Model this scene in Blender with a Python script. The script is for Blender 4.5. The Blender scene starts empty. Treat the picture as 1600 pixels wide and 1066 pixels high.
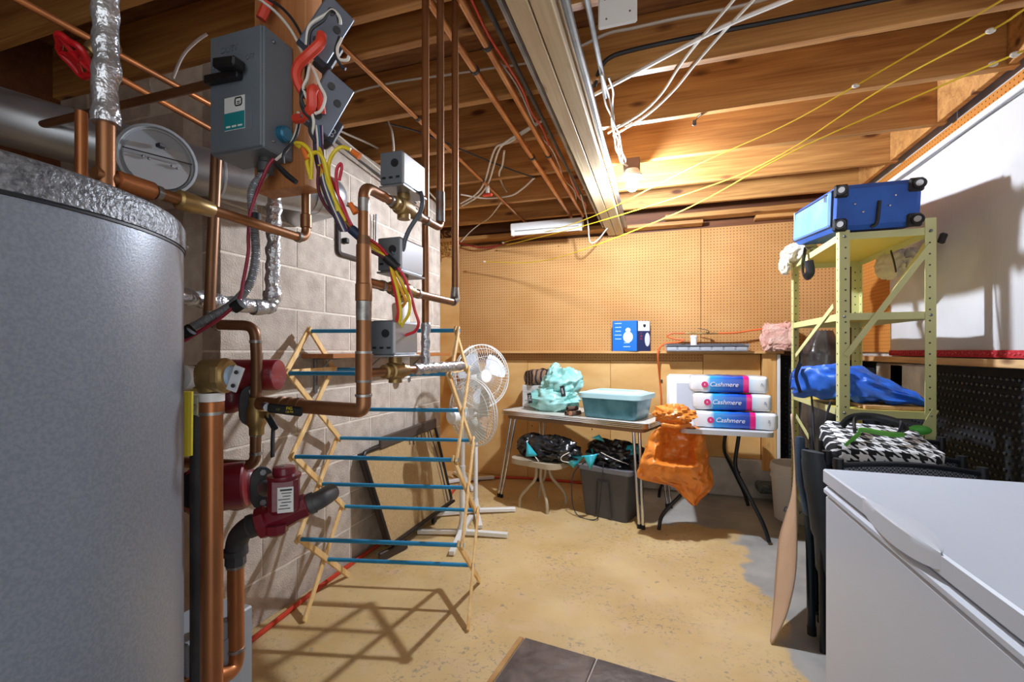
import bpy, bmesh, math, random
from mathutils import Vector, Matrix, noise
random.seed(7)
sc = bpy.context.scene
C = sc.collection
# ---------------------------------------------------------------- camera, world, exposure
TH = math.radians(17.9); CT, ST = math.cos(TH), math.sin(TH); FPX = 711.0; V0 = 548.0; H = 1.22
cam_d = bpy.data.cameras.new('camera'); cam = bpy.data.objects.new('camera', cam_d); C.objects.link(cam)
cam.location = (0, 0, H); cam.rotation_euler = (math.radians(90), 0, TH)
cam_d.sensor_width = 36; cam_d.lens = FPX / 1600 * 36; cam_d.shift_y = (V0 - 533) / 1600; cam_d.clip_start = 0.02
sc.camera = cam
world = bpy.data.worlds.new('world'); sc.world = world; world.use_nodes = True
world.node_tree.nodes['Background'].inputs[0].default_value = (0.93, 0.97, 1.0, 1)
world.node_tree.nodes['Background'].inputs[1].default_value = 0.95
BULB_W = 200.0                       # power of the bare bulb on the ceiling
sc.view_settings.view_transform = 'Standard'; sc.view_settings.look = 'None'
sc.view_settings.exposure = 0.95; sc.view_settings.gamma = 1.0; sc.view_settings.use_curve_mapping = False

# ---------------------------------------------------------------- measuring: photo pixel + one known distance -> point in the room
def V(u, v, d):
    r = (u - 800) / FPX
    return Vector((d * (r * CT - ST), d * (r * ST + CT), H + d * (V0 - v) / FPX))
def VX(u, v, X):
    r = (u - 800) / FPX
    return V(u, v, X / (r * CT - ST))
def VY(u, v, Y):
    r = (u - 800) / FPX
    return V(u, v, Y / (r * ST + CT))
def VZ(u, v, Z):
    return V(u, v, (H - Z) * FPX / (v - V0))
RIGHT = Vector((CT, ST, 0)); FWD = Vector((-ST, CT, 0)); UP = Vector((0, 0, 1))

# ---------------------------------------------------------------- mesh builder
def sgn_fix(vs, f, c):
    a = [Vector(vs[i]) for i in f]
    n = (a[1] - a[0]).cross(a[2] - a[0]); m = sum(a, Vector()) / len(a)
    return f if n.dot(m - c) >= 0 else f[::-1]
class MB:
    def __init__(s): s.v = []; s.f = []; s.mi = []
    def add(s, vs, fs, mi=0):
        b = len(s.v); s.v += [tuple(x) for x in vs]; s.f += [tuple(i + b for i in f) for f in fs]; s.mi += [mi] * len(fs); return s
    def box(s, c, size, R=None, bev=0.0, mi=0):
        c = Vector(c); h = Vector(size) / 2; b = min(bev, min(h) * 0.95)
        vs = []; fs = []
        if b <= 0:
            cs = [(x, y, z) for x in (-1, 1) for y in (-1, 1) for z in (-1, 1)]
            vs = [Vector((x * h.x, y * h.y, z * h.z)) for x, y, z in cs]
            fs = [(0, 1, 3, 2), (4, 6, 7, 5), (0, 4, 5, 1), (2, 3, 7, 6), (0, 2, 6, 4), (1, 5, 7, 3)]
        else:
            idx = {}
            cs = [(x, y, z) for x in (-1, 1) for y in (-1, 1) for z in (-1, 1)]
            for k in cs:
                for a in range(3):
                    p = Vector([k[i] * (h[i] - (0 if i == a else b)) for i in range(3)])
                    idx[(k, a)] = len(vs); vs.append(p)
            for a in range(3):
                i, j = (a + 1) % 3, (a + 2) % 3
                for sg in (-1, 1):
                    q = []
                    for si, sj in ((-1, -1), (1, -1), (1, 1), (-1, 1)):
                        k = [0, 0, 0]; k[a] = sg; k[i] = si; k[j] = sj; q.append(idx[(tuple(k), a)])
                    fs.append(tuple(q))
            for k in cs:
                fs.append((idx[(k, 0)], idx[(k, 1)], idx[(k, 2)]))
                for a in range(3):
                    if k[a] < 0:
                        k2 = list(k); k2[a] = 1; k2 = tuple(k2); i, j = (a + 1) % 3, (a + 2) % 3
                        fs.append((idx[(k, i)], idx[(k, j)], idx[(k2, j)], idx[(k2, i)]))
        fs = [sgn_fix(vs, f, Vector()) for f in fs]
        if R is not None: vs = [R @ p for p in vs]
        return s.add([p + c for p in vs], fs, mi)
    def beam(s, p0, p1, w, t, up=UP, bev=0.0, mi=0):
        """a bar from p0 to p1, w wide (sideways) and t thick (along up)"""
        p0 = Vector(p0); p1 = Vector(p1); x = (p1 - p0); L = x.length; x.normalize()
        y = Vector(up).cross(x)
        if y.length < 1e-5: y = Vector((1, 0, 0)).cross(x)
        y.normalize(); z = x.cross(y)
        R = Matrix((x, y, z)).transposed()
        return s.box((p0 + p1) / 2, (L, w, t), R, bev, mi)
    def tube(s, pts, r, n=10, cap=True, closed=False, mi=0, sx=1.0):
        pts = [Vector(p) for p in pts]; m = len(pts)
        rs = r if isinstance(r, (list, tuple)) else [r] * m
        T = []
        for i in range(m):
            a = pts[(i - 1) % m] if (closed or i > 0) else pts[i]
            b = pts[(i + 1) % m] if (closed or i < m - 1) else pts[i]
            t = (b - a); t = t.normalized() if t.length > 1e-9 else Vector((0, 0, 1)); T.append(t)
        u = T[0].cross(UP)
        if u.length < 1e-3: u = T[0].cross(Vector((1, 0, 0)))
        u.normalize(); vs = []; fs = []
        for i in range(m):
            if i:
                ax = T[i - 1].cross(T[i])
                if ax.length > 1e-8:
                    u = Matrix.Rotation(T[i - 1].angle(T[i]), 3, ax.normalized()) @ u
                u = (u - T[i] * u.dot(T[i])).normalized()
            w = T[i].cross(u)
            for k in range(n):
                a = 2 * math.pi * k / n
                vs.append(pts[i] + (u * math.cos(a) * sx + w * math.sin(a)) * rs[i])
        for i in range(m if closed else m - 1):
            for k in range(n):
                a = i * n + k; b = i * n + (k + 1) % n; j = (i + 1) % m
                fs.append((a, b, j * n + (k + 1) % n, j * n + k))
        if cap and not closed:
            fs.append(tuple(range(n))[::-1]); fs.append(tuple((m - 1) * n + k for k in range(n)))
        return s.add(vs, fs, mi)
    def cyl(s, p0, p1, r, r1=None, n=18, mi=0):
        return s.tube([p0, p1], [r, r if r1 is None else r1], n, mi=mi)
    def lathe(s, prof, o=(0, 0, 0), axis=UP, n=28, mi=0, a0=0, cap=True):
        o = Vector(o); z = Vector(axis).normalized(); x = z.orthogonal().normalized(); y = z.cross(x); vs = []; fs = []
        for r, h in prof:
            for k in range(n):
                a = a0 + 2 * math.pi * k / n
                vs.append(o + z * h + (x * math.cos(a) + y * math.sin(a)) * max(r, 1e-5))
        for i in range(len(prof) - 1):
            for k in range(n):
                fs.append((i * n + k, i * n + (k + 1) % n, (i + 1) * n + (k + 1) % n, (i + 1) * n + k))
        if cap:
            fs.append(tuple(range(n))[::-1]); fs.append(tuple((len(prof) - 1) * n + k for k in range(n)))
        return s.add(vs, fs, mi)
    def sphere(s, c, r, nu=16, nv=10, mi=0, fn=None, R=None):
        c = Vector(c); r = Vector((r, r, r)) if not hasattr(r, '__len__') else Vector(r); vs = []; fs = []
        for j in range(nv + 1):
            t = math.pi * j / nv
            for i in range(nu):
                a = 2 * math.pi * i / nu
                d = Vector((math.sin(t) * math.cos(a), math.sin(t) * math.sin(a), -math.cos(t)))
                p = Vector((d.x * r.x, d.y * r.y, d.z * r.z))
                if fn: p = fn(d, p)
                if R is not None: p = R @ p
                vs.append(c + p)
        for j in range(nv):
            for i in range(nu):
                fs.append((j * nu + i, j * nu + (i + 1) % nu, (j + 1) * nu + (i + 1) % nu, (j + 1) * nu + i))
        return s.add(vs, fs, mi)
    def grid(s, fn, nu, nv, cu=False, cv=False, mi=0):
        vs = [fn(i / (nu if cu else nu - 1), j / (nv if cv else nv - 1)) for j in range(nv) for i in range(nu)]; fs = []
        for j in range(nv if cv else nv - 1):
            for i in range(nu if cu else nu - 1):
                i2, j2 = (i + 1) % nu, (j + 1) % nv
                fs.append((j * nu + i, j * nu + i2, j2 * nu + i2, j2 * nu + i))
        return s.add(vs, fs, mi)
    def prism(s, outline, o, ex, ey, depth, mi=0):
        """outline [(a,b)] in the plane ex,ey at o, extruded both ways along ex x ey"""
        o = Vector(o); ex = Vector(ex).normalized(); ey = Vector(ey).normalized(); ez = ex.cross(ey); n = len(outline)
        vs = [o + ex * a + ey * b + ez * (-depth / 2) for a, b in outline] + [o + ex * a + ey * b + ez * (depth / 2) for a, b in outline]
        fs = [tuple(range(n))[::-1], tuple(range(n, 2 * n))] + [(i, (i + 1) % n, n + (i + 1) % n, n + i) for i in range(n)]
        return s.add(vs, fs, mi)
    def build(s, name, mat, parent=None, smooth=True, ang=35, local=False):
        me = bpy.data.meshes.new(name); me.from_pydata(s.v, [], s.f)
        for m in (mat if isinstance(mat, (list, tuple)) else [mat]): me.materials.append(m)
        if any(s.mi): me.polygons.foreach_set('material_index', s.mi)
        if smooth:
            me.polygons.foreach_set('use_smooth', [True] * len(me.polygons)); me.set_sharp_from_angle(angle=math.radians(ang))
        me.update()
        o = bpy.data.objects.new(name, me); C.objects.link(o)
        if parent is not None:
            o.parent = parent
            if not local: o.matrix_parent_inverse = wm(parent).inverted()
        return o
def wm(o):
    m = o.matrix_basis.copy()
    if o.parent is not None: m = wm(o.parent) @ o.matrix_parent_inverse @ m
    return m
def fillet(pts, r, n=6):
    pts = [Vector(p) for p in pts]; out = [pts[0]]
    for i in range(1, len(pts) - 1):
        a, b, c = pts[i - 1], pts[i], pts[i + 1]
        d1 = (a - b); d2 = (c - b); q = min(r, d1.length * .49, d2.length * .49)
        p0 = b + d1.normalized() * q; p1 = b + d2.normalized() * q
        for k in range(n + 1):
            t = k / n; out.append(p0 * (1 - t) ** 2 + b * 2 * t * (1 - t) + p1 * t * t)
    return out + [pts[-1]]
def cr(pts, n=6):
    P = [Vector(p) for p in pts]; P = [P[0] * 2 - P[1]] + P + [P[-1] * 2 - P[-2]]; out = []
    for i in range(1, len(P) - 2):
        a, b, c, d = P[i - 1:i + 3]
        for k in range(n):
            t = k / n
            out.append(((b * 2) + (c - a) * t + (a * 2 - b * 5 + c * 4 - d) * t * t + (b * 3 - a - c * 3 + d) * t ** 3) * .5)
    return out + [P[-2]]
def rot(x=0, y=0, z=0):
    return (Matrix.Rotation(math.radians(z), 3, 'Z') @ Matrix.Rotation(math.radians(y), 3, 'Y') @ Matrix.Rotation(math.radians(x), 3, 'X'))
def tag(o, label, cat, group=None, kind=None):
    o['label'] = label; o['category'] = cat
    if group: o['group'] = group
    if kind: o['kind'] = kind
    return o
def thing(name, label, cat, loc=(0, 0, 0), group=None, rz=0, kind=None):
    o = bpy.data.objects.new(name, None); C.objects.link(o); o.location = loc; o.rotation_euler = (0, 0, rz); o.empty_display_size = .05
    return tag(o, label, cat, group, kind)
def copy_tree(o, parent=None):
    c = o.copy(); C.objects.link(c)
    if parent is not None: c.parent = parent
    for ch in [x for x in bpy.data.objects if x.parent == o]: copy_tree(ch, c)
    return c

# ---------------------------------------------------------------- materials
def hx(s):
    s = s.lstrip('#'); return tuple((lambda c: c / 12.92 if c <= .04045 else ((c + .055) / 1.055) ** 2.4)(int(s[i:i + 2], 16) / 255) for i in (0, 2, 4)) + (1,)
def M(name, col, rough=.5, metal=0., col2=None, scale=8., stretch=(1, 1, 1), mix=(.35, .65), bump=0., bscale=80., bstretch=None, trans=0., alpha=1., rand=0., emit=None, coat=0., detail=4., dist=0., sub=0., sheen=0.):
    m = bpy.data.materials.new(name); m.use_nodes = True; nt = m.node_tree; N = nt.nodes; L = nt.links; b = N['Principled BSDF']
    b.inputs['Roughness'].default_value = rough; b.inputs['Metallic'].default_value = metal
    b.inputs['Base Color'].default_value = hx(col); b.inputs['Coat Weight'].default_value = coat
    if trans: b.inputs['Transmission Weight'].default_value = trans
    if alpha < 1: b.inputs['Alpha'].default_value = alpha
    if sheen: b.inputs['Sheen Weight'].default_value = sheen
    if emit: b.inputs['Emission Color'].default_value = hx(emit[0]); b.inputs['Emission Strength'].default_value = emit[1]
    tc = N.new('ShaderNodeTexCoord'); src = tc.outputs['Object']
    if rand:
        oi = N.new('ShaderNodeObjectInfo'); ad = N.new('ShaderNodeVectorMath'); ad.operation = 'MULTIPLY_ADD'
        cb = N.new('ShaderNodeCombineXYZ')
        for k in range(3): L.new(oi.outputs['Random'], cb.inputs[k])
        ad.inputs[1].default_value = (37, 53, 71); L.new(cb.outputs[0], ad.inputs[0]); L.new(src, ad.inputs[2]); src = ad.outputs[0]
    if col2:
        mp = N.new('ShaderNodeMapping'); mp.inputs['Scale'].default_value = stretch; L.new(src, mp.inputs[0])
        nz = N.new('ShaderNodeTexNoise'); nz.inputs['Scale'].default_value = scale; nz.inputs['Detail'].default_value = detail; nz.inputs['Distortion'].default_value = dist
        L.new(mp.outputs[0], nz.inputs['Vector'])
        rp = N.new('ShaderNodeValToRGB'); rp.color_ramp.elements[0].position = mix[0]; rp.color_ramp.elements[1].position = mix[1]
        rp.color_ramp.elements[0].color = hx(col); rp.color_ramp.elements[1].color = hx(col2); L.new(nz.outputs['Fac'], rp.inputs[0])
        out = rp.outputs[0]
        if rand:
            hs = N.new('ShaderNodeHueSaturation'); mr = N.new('ShaderNodeMapRange'); mr.inputs[3].default_value = 1 - rand; mr.inputs[4].default_value = 1 + rand
            L.new(oi.outputs['Random'], mr.inputs[0]); L.new(mr.outputs[0], hs.inputs['Value']); L.new(out, hs.inputs['Color']); out = hs.outputs[0]
        L.new(out, b.inputs['Base Color'])
    if bump:
        mp2 = N.new('ShaderNodeMapping'); mp2.inputs['Scale'].default_value = bstretch or stretch; L.new(src, mp2.inputs[0])
        n2 = N.new('ShaderNodeTexNoise'); n2.inputs['Scale'].default_value = bscale; n2.inputs['Detail'].default_value = 3; L.new(mp2.outputs[0], n2.inputs['Vector'])
        bp = N.new('ShaderNodeBump'); bp.inputs['Strength'].default_value = bump; bp.inputs['Distance'].default_value = .01
        L.new(n2.outputs['Fac'], bp.inputs['Height']); L.new(bp.outputs[0], b.inputs['Normal'])
    return m
def wood(name, c1, c2, knot='#5a2e12', axis=0, scale=1.0, rough=.6, rand=.08, knots=True):
    """sawn wood: grain stretched along one axis, dark knots"""
    m = bpy.data.materials.new(name); m.use_nodes = True; nt = m.node_tree; N = nt.nodes; L = nt.links; b = N['Principled BSDF']
    b.inputs['Roughness'].default_value = rough
    tc = N.new('ShaderNodeTexCoord'); oi = N.new('ShaderNodeObjectInfo'); ad = N.new('ShaderNodeVectorMath'); ad.operation = 'MULTIPLY_ADD'
    cb = N.new('ShaderNodeCombineXYZ')
    for k in range(3): L.new(oi.outputs['Random'], cb.inputs[k])
    ad.inputs[1].default_value = (17, 23, 31); L.new(cb.outputs[0], ad.inputs[0]); L.new(tc.outputs['Object'], ad.inputs[2])
    st = [9, 9, 9]; st[axis] = .7
    mp = N.new('ShaderNodeMapping'); mp.inputs['Scale'].default_value = [x * scale for x in st]; L.new(ad.outputs[0], mp.inputs[0])
    nz = N.new('ShaderNodeTexNoise'); nz.inputs['Scale'].default_value = 2.2; nz.inputs['Detail'].default_value = 6; nz.inputs['Distortion'].default_value = .6; L.new(mp.outputs[0], nz.inputs[0])
    st2 = [70, 70, 70]; st2[axis] = 2.0
    mp3 = N.new('ShaderNodeMapping'); mp3.inputs['Scale'].default_value = st2; L.new(ad.outputs[0], mp3.inputs[0])
    n3 = N.new('ShaderNodeTexNoise'); n3.inputs['Scale'].default_value = 1.5; n3.inputs['Detail'].default_value = 2; L.new(mp3.outputs[0], n3.inputs[0])
    av = N.new('ShaderNodeMath'); av.operation = 'MULTIPLY_ADD'; av.inputs[1].default_value = .35; L.new(n3.outputs['Fac'], av.inputs[0])
    sc_ = N.new('ShaderNodeMath'); sc_.operation = 'MULTIPLY'; sc_.inputs[1].default_value = .72; L.new(nz.outputs['Fac'], sc_.inputs[0]); L.new(sc_.outputs[0], av.inputs[2])
    rp = N.new('ShaderNodeValToRGB'); rp.color_ramp.elements[0].position = .36; rp.color_ramp.elements[1].position = .68
    rp.color_ramp.elements[0].color = hx(c1); rp.color_ramp.elements[1].color = hx(c2); L.new(av.outputs[0], rp.inputs[0]); out = rp.outputs[0]
    if knots:
        st4 = [7, 7, 7]; st4[axis] = 2.6
        mp4 = N.new('ShaderNodeMapping'); mp4.inputs['Scale'].default_value = st4; L.new(ad.outputs[0], mp4.inputs[0])
        vo = N.new('ShaderNodeTexVoronoi'); vo.inputs['Scale'].default_value = 1.0; L.new(mp4.outputs[0], vo.inputs['Vector'])
        kr = N.new('ShaderNodeValToRGB'); kr.color_ramp.elements[0].position = .07; kr.color_ramp.elements[1].position = .16
        kr.color_ramp.elements[0].color = (1, 1, 1, 1); kr.color_ramp.elements[1].color = (0, 0, 0, 1); L.new(vo.outputs['Distance'], kr.inputs[0])
        mx = N.new('ShaderNodeMixRGB'); mx.inputs[2].default_value = hx(knot); L.new(kr.outputs[0], mx.inputs[0]); L.new(out, mx.inputs[1]); out = mx.outputs[0]
    hs = N.new('ShaderNodeHueSaturation'); mr = N.new('ShaderNodeMapRange'); mr.inputs[3].default_value = 1 - rand; mr.inputs[4].default_value = 1 + rand
    L.new(oi.outputs['Random'], mr.inputs[0]); L.new(mr.outputs[0], hs.inputs['Value']); L.new(out, hs.inputs['Color'])
    L.new(hs.outputs[0], b.inputs['Base Color'])
    bp = N.new('ShaderNodeBump'); bp.inputs['Strength'].default_value = .12; bp.inputs['Distance'].default_value = .005; L.new(n3.outputs['Fac'], bp.inputs['Height']); L.new(bp.outputs[0], b.inputs['Normal'])
    return m
def pegmat(name, c1, c2, ax=(0, 2), hole='#4a2a10', pitch=.0254):
    """hardboard with a grid of small drilled holes"""
    m = M(name, c1, .8, col2=c2, scale=2.2, stretch=(1, 1, 1.4), mix=(.3, .75)); m.node_tree.nodes['Principled BSDF'].inputs['Specular IOR Level'].default_value = .25; nt = m.node_tree; N = nt.nodes; L = nt.links; b = N['Principled BSDF']
    old = b.inputs['Base Color'].links[0].from_socket
    tc = N.new('ShaderNodeTexCoord'); sp = N.new('ShaderNodeSeparateXYZ'); L.new(tc.outputs['Object'], sp.inputs[0]); sq = []
    for a in ax:
        f = N.new('ShaderNodeMath'); f.operation = 'DIVIDE'; f.inputs[1].default_value = pitch; L.new(sp.outputs[a], f.inputs[0])
        g = N.new('ShaderNodeMath'); g.operation = 'FRACT'; L.new(f.outputs[0], g.inputs[0])
        h = N.new('ShaderNodeMath'); h.operation = 'SUBTRACT'; h.inputs[1].default_value = .5; L.new(g.outputs[0], h.inputs[0])
        p = N.new('ShaderNodeMath'); p.operation = 'POWER'; p.inputs[1].default_value = 2; L.new(h.outputs[0], p.inputs[0]); sq.append(p)
    s_ = N.new('ShaderNodeMath'); s_.operation = 'ADD'; L.new(sq[0].outputs[0], s_.inputs[0]); L.new(sq[1].outputs[0], s_.inputs[1])
    lt = N.new('ShaderNodeMath'); lt.operation = 'LESS_THAN'; lt.inputs[1].default_value = .022; L.new(s_.outputs[0], lt.inputs[0])
    mx = N.new('ShaderNodeMixRGB'); mx.inputs[2].default_value = hx(hole); L.new(lt.outputs[0], mx.inputs[0]); L.new(old, mx.inputs[1]); L.new(mx.outputs[0], b.inputs['Base Color'])
    return m
def ramp_mat(name, axis, stops, rough=.35, coat=0.):
    """print in bands along one local axis: stops [(position, colour)] held constant"""
    m = bpy.data.materials.new(name); m.use_nodes = True; nt = m.node_tree; N = nt.nodes; L = nt.links; b = N['Principled BSDF']; b.inputs['Roughness'].default_value = rough; b.inputs['Coat Weight'].default_value = coat
    tc = N.new('ShaderNodeTexCoord'); sp = N.new('ShaderNodeSeparateXYZ'); L.new(tc.outputs['Object'], sp.inputs[0])
    mr = N.new('ShaderNodeMapRange'); mr.inputs[1].default_value = stops[0][0]; mr.inputs[2].default_value = stops[-1][0]; L.new(sp.outputs[axis], mr.inputs[0])
    rp = N.new('ShaderNodeValToRGB'); rp.color_ramp.interpolation = 'LINEAR'; el = rp.color_ramp.elements; a, z = stops[0][0], stops[-1][0]
    while len(el) < len(stops): el.new(.5)
    for e, (p, c) in zip(el, stops): e.position = (p - a) / (z - a); e.color = hx(c)
    L.new(mr.outputs[0], rp.inputs[0]); L.new(rp.outputs[0], b.inputs['Base Color']); return m

joist_w = wood('joist_wood', '#915c2a', '#c79352', axis=0, rand=.10)
beam_w = wood('beam_wood', '#b59a74', '#cfbd9a', knot='#7a4a20', axis=1, rand=.04)
pine = wood('pine', '#c98d47', '#e2b673', axis=2, rand=.06)
pine_x = wood('pine_board', '#c08645', '#ddb274', axis=0, rand=.06)
pine_y = wood('pine_ledge', '#b98652', '#d9b380', axis=1, rand=.05)
slat_w = wood('rack_wood', '#d2a05a', '#edcb90', axis=2, rand=.05, knots=False)
post_w = wood('post_wood', '#a9683a', '#c98c58', axis=2, rand=.03)
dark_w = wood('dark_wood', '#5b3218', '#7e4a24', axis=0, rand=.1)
ply = M('plywood', '#cf9a55', .7, col2='#e2b878', scale=3, stretch=(1, 1, 2.2), mix=(.3, .7), rand=.05)
peg_b = pegmat('pegboard', '#b98750', '#c99b64')
peg_r = pegmat('pegboard_side', '#b5722f', '#c5853d', ax=(1, 2))
block_m = M('concrete_block', '#ab9c8e', .95, col2='#cbbdae', scale=14, mix=(.3, .7), bump=.55, bscale=150, rand=.06)
mortar_m = M('mortar', '#d2c6b5', .95, col2='#e2d8c9', scale=20, bump=.3, bscale=200)
conc = M('concrete', '#a7a29a', .9, col2='#cfcac0', scale=5, bump=.2, bscale=60)
white_p = M('white_paint', '#e9e9e6', .45)
white_pl = M('white_plastic', '#eceae6', .35)
blk = M('black_plastic', '#1b1c1f', .45)
blkrub = M('black_rubber', '#141417', .7)
navy = M('navy_vinyl', '#26384a', .45, col2='#34506a', scale=5)
copper = M('copper', '#a8744c', .40, .72, col2='#7d563a', scale=9, stretch=(1, 1, .5), mix=(.3, .75), rand=.06)
copper_b = M('bright_copper', '#cf9664', .36, .7, col2='#a76a3c', scale=7, mix=(.3, .7), rand=.05)
copper_d = M('brown_copper', '#775339', .42, .6, col2='#8a6344', scale=8, mix=(.3, .7))
copper_o = M('orange_copper', '#c67c48', .40, .68, col2='#95603c', scale=10, stretch=(1, 1, .4), mix=(.3, .72))
brass = M('brass', '#b0935f', .38, .7, col2='#8d7145', scale=12)
solder = M('solder', '#b9b6b0', .4, .8, col2='#7f7a74', scale=30)
galv = M('galvanised', '#c6c9cc', .34, .75, col2='#9c9ea1', scale=6, stretch=(1, 1, 1), mix=(.3, .7))
steel = M('steel', '#9a9da1', .38, .85, col2='#7a7c80', scale=9)
chrome = M('chrome', '#d2d2d4', .16, 1.0)
greybox = M('grey_enamel', '#6f7880', .42, col2='#5d666e', scale=5, mix=(.3, .7))
greylt = M('light_grey_enamel', '#9fa4a8', .4)
darkiron = M('black_iron', '#3b3c3f', .55, .3, col2='#565453', scale=14, mix=(.3, .75))
redp = M('red_enamel', '#8a1626', .35, col2='#6d1020', scale=6, coat=.3)
redp2 = M('maroon_iron', '#7a1424', .38, col2='#5b0f1c', scale=10, coat=.3, bump=.1, bscale=80)
redw = M('red_cable', '#d8442f', .4)
yelw = M('yellow_wire', '#e0c62c', .45)
orgw = M('orange_plastic', '#e2722c', .45)
whtw = M('white_cable', '#d8d2c6', .5)
blkw = M('black_cable', '#26272b', .5)
bluew = M('blue_wire', '#24506e', .5)
purw = M('purple_wire', '#4a2148', .5)
foil = M('foil_wrap', '#d9dbde', .28, .72, col2='#b4b6ba', scale=16, mix=(.3, .7), bump=1.0, bscale=42)
red_trim = M('red_braid', '#a31220', .8, col2='#c32431', scale=60, bump=.5, bscale=160)
# ================================================================ THE SHELL
XL, XR, YB = -1.69, 1.44, 4.20
# floor: worn ochre paint over concrete, bare grey towards the right, plain grey under the back tables
def floor_mat():
    m = bpy.data.materials.new('painted_concrete_floor'); m.use_nodes = True; nt = m.node_tree; N = nt.nodes; L = nt.links; b = N['Principled BSDF']; b.inputs['Roughness'].default_value = .6
    tc = N.new('ShaderNodeTexCoord'); sp = N.new('ShaderNodeSeparateXYZ'); L.new(tc.outputs['Object'], sp.inputs[0])
    def nz(scale, detail=5, dist=0):
        n = N.new('ShaderNodeTexNoise'); n.inputs['Scale'].default_value = scale; n.inputs['Detail'].default_value = detail; n.inputs['Distortion'].default_value = dist; L.new(tc.outputs['Object'], n.inputs[0]); return n.outputs['Fac']
    def ramp(s, p0, c0, p1, c1):
        r = N.new('ShaderNodeValToRGB'); e = r.color_ramp.elements; e[0].position = p0; e[1].position = p1; e[0].color = c0; e[1].color = c1; L.new(s, r.inputs[0]); return r.outputs[0]
    def ma(op, a, bb):
        n = N.new('ShaderNodeMath'); n.operation = op
        for k, x in enumerate((a, bb)):
            if isinstance(x, (int, float)): n.inputs[k].default_value = x
            else: L.new(x, n.inputs[k])
        return n.outputs[0]
    def mixc(f, a, c):
        n = N.new('ShaderNodeMixRGB'); L.new(f, n.inputs[0])
        for k, x in ((1, a), (2, c)):
            if isinstance(x, tuple): n.inputs[k].default_value = x
            else: L.new(x, n.inputs[k])
        return n.outputs[0]
    W, K = (1, 1, 1, 1), (0, 0, 0, 1)
    paint = ramp(nz(2.6), .3, hx('#c8a569'), .72, hx('#dbc08c'))
    paint = mixc(ramp(nz(9, 6), .5, K, .75, W), paint, hx('#d3b48a'))
    paint = mixc(ma('MULTIPLY', ramp(nz(1.7, 4, .5), .45, K, .75, W), .45), paint, hx('#a98a5c'))
    grey = ramp(nz(4, 6), .3, hx('#8c8a86'), .7, hx('#b4b1aa'))
    j = ma('MULTIPLY', ma('SUBTRACT', nz(3.2, 6), .5), .5)
    mx = N.new('ShaderNodeMapRange'); mx.interpolation_type = 'SMOOTHSTEP'; mx.inputs[1].default_value = .44; mx.inputs[2].default_value = .50; L.new(ma('ADD', sp.outputs[0], j), mx.inputs[0])
    my = N.new('ShaderNodeMapRange'); my.interpolation_type = 'SMOOTHSTEP'; my.inputs[1].default_value = 3.36; my.inputs[2].default_value = 3.44; L.new(ma('ADD', sp.outputs[1], j), my.inputs[0])
    mz = N.new('ShaderNodeMapRange'); mz.interpolation_type = 'SMOOTHSTEP'; mz.inputs[1].default_value = -.5; mz.inputs[2].default_value = -.3; L.new(ma('ADD', sp.outputs[0], j), mz.inputs[0])
    bare = ma('MAXIMUM', mx.outputs[0], ma('MULTIPLY', my.outputs[0], mz.outputs[0]))  # bare concrete at the right joined with the grey area under the back tables
    scr = ma('MULTIPLY', ramp(nz(46, 4, 1.0), .56, K, .66, W), ramp(nz(2.2, 3), .42, K, .60, W))
    chips = ma('MULTIPLY', ramp(nz(30, 5, .3), .62, K, .68, W), ramp(nz(3.0, 2), .46, K, .6, W))
    wear = ma('MAXIMUM', ma('MULTIPLY', scr, .75), ma('MULTIPLY', chips, .8))
    col = mixc(wear, paint, hx('#8d7f6c')); col = mixc(bare, col, grey)
    L.new(col, b.inputs['Base Color'])
    bp = N.new('ShaderNodeBump'); bp.inputs['Strength'].default_value = .12; bp.inputs['Distance'].default_value = .01; L.new(nz(45), bp.inputs['Height']); L.new(bp.outputs[0], b.inputs['Normal'])
    return m
o = MB().box((-.6, 1.75, -.05), (4.3, 5.2, .1)).build('floor', floor_mat()); tag(o, 'concrete floor with worn ochre paint, bare grey at the right and grey under the back tables', 'floor', kind='structure')
subfl = M('subfloor', '#7a4d2a', .8, col2='#9c6a3c', scale=6, stretch=(1, 8, 1))
o = MB().box((-.6, 1.75, 2.66), (4.3, 5.2, .04)).build('ceiling', subfl); tag(o, 'dark wooden subfloor boards above the joists', 'ceiling', kind='structure')
# joists across the room
JY = [-.36, .08, .58, 1.07, 1.38, 1.555, 2.01, 2.45, 2.95, 3.456, 3.93]
JL = ['behind the camera, out of sight', 'directly above the camera', 'over the water tank, nearest one in sight', 'over the switch box post', 'just in front of the close-set double pair, nearer one', 'of the close-set double pair, farther one behind the cover plate', 'carrying the black cable right of the beam', 'with the small dark wire hook under it', 'holding the glowing bulb', 'just behind the glowing bulb', 'last before the pegboard wall']
for i, y in enumerate(JY):
    o = MB().box((0, 0, 0), (4.12, .038, .235), bev=.002).build('ceiling_joist', joist_w); o.location = (-.64, y, 2.5175)
    tag(o, 'brown pine joist ' + JL[i], 'joist', 'ceiling joists', 'structure')
# rim boards between the joists at the right wall
for i in range(5, 10):
    y0, y1 = JY[i] + .022, JY[i + 1] - .022
    o = MB().box((0, 0, 0), (.03, y1 - y0, .23), bev=.002).build('trim_%d' % i, joist_w); o.location = (XR - .05, (y0 + y1) / 2, 2.52)
    tag(o, 'short pine rim board above the white sheet, ' + ('nearest the camera', 'second from the camera', 'middle one of five', 'second from the back wall', 'nearest the back wall')[i - 5], 'rim board', 'rim boards', 'structure')
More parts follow.
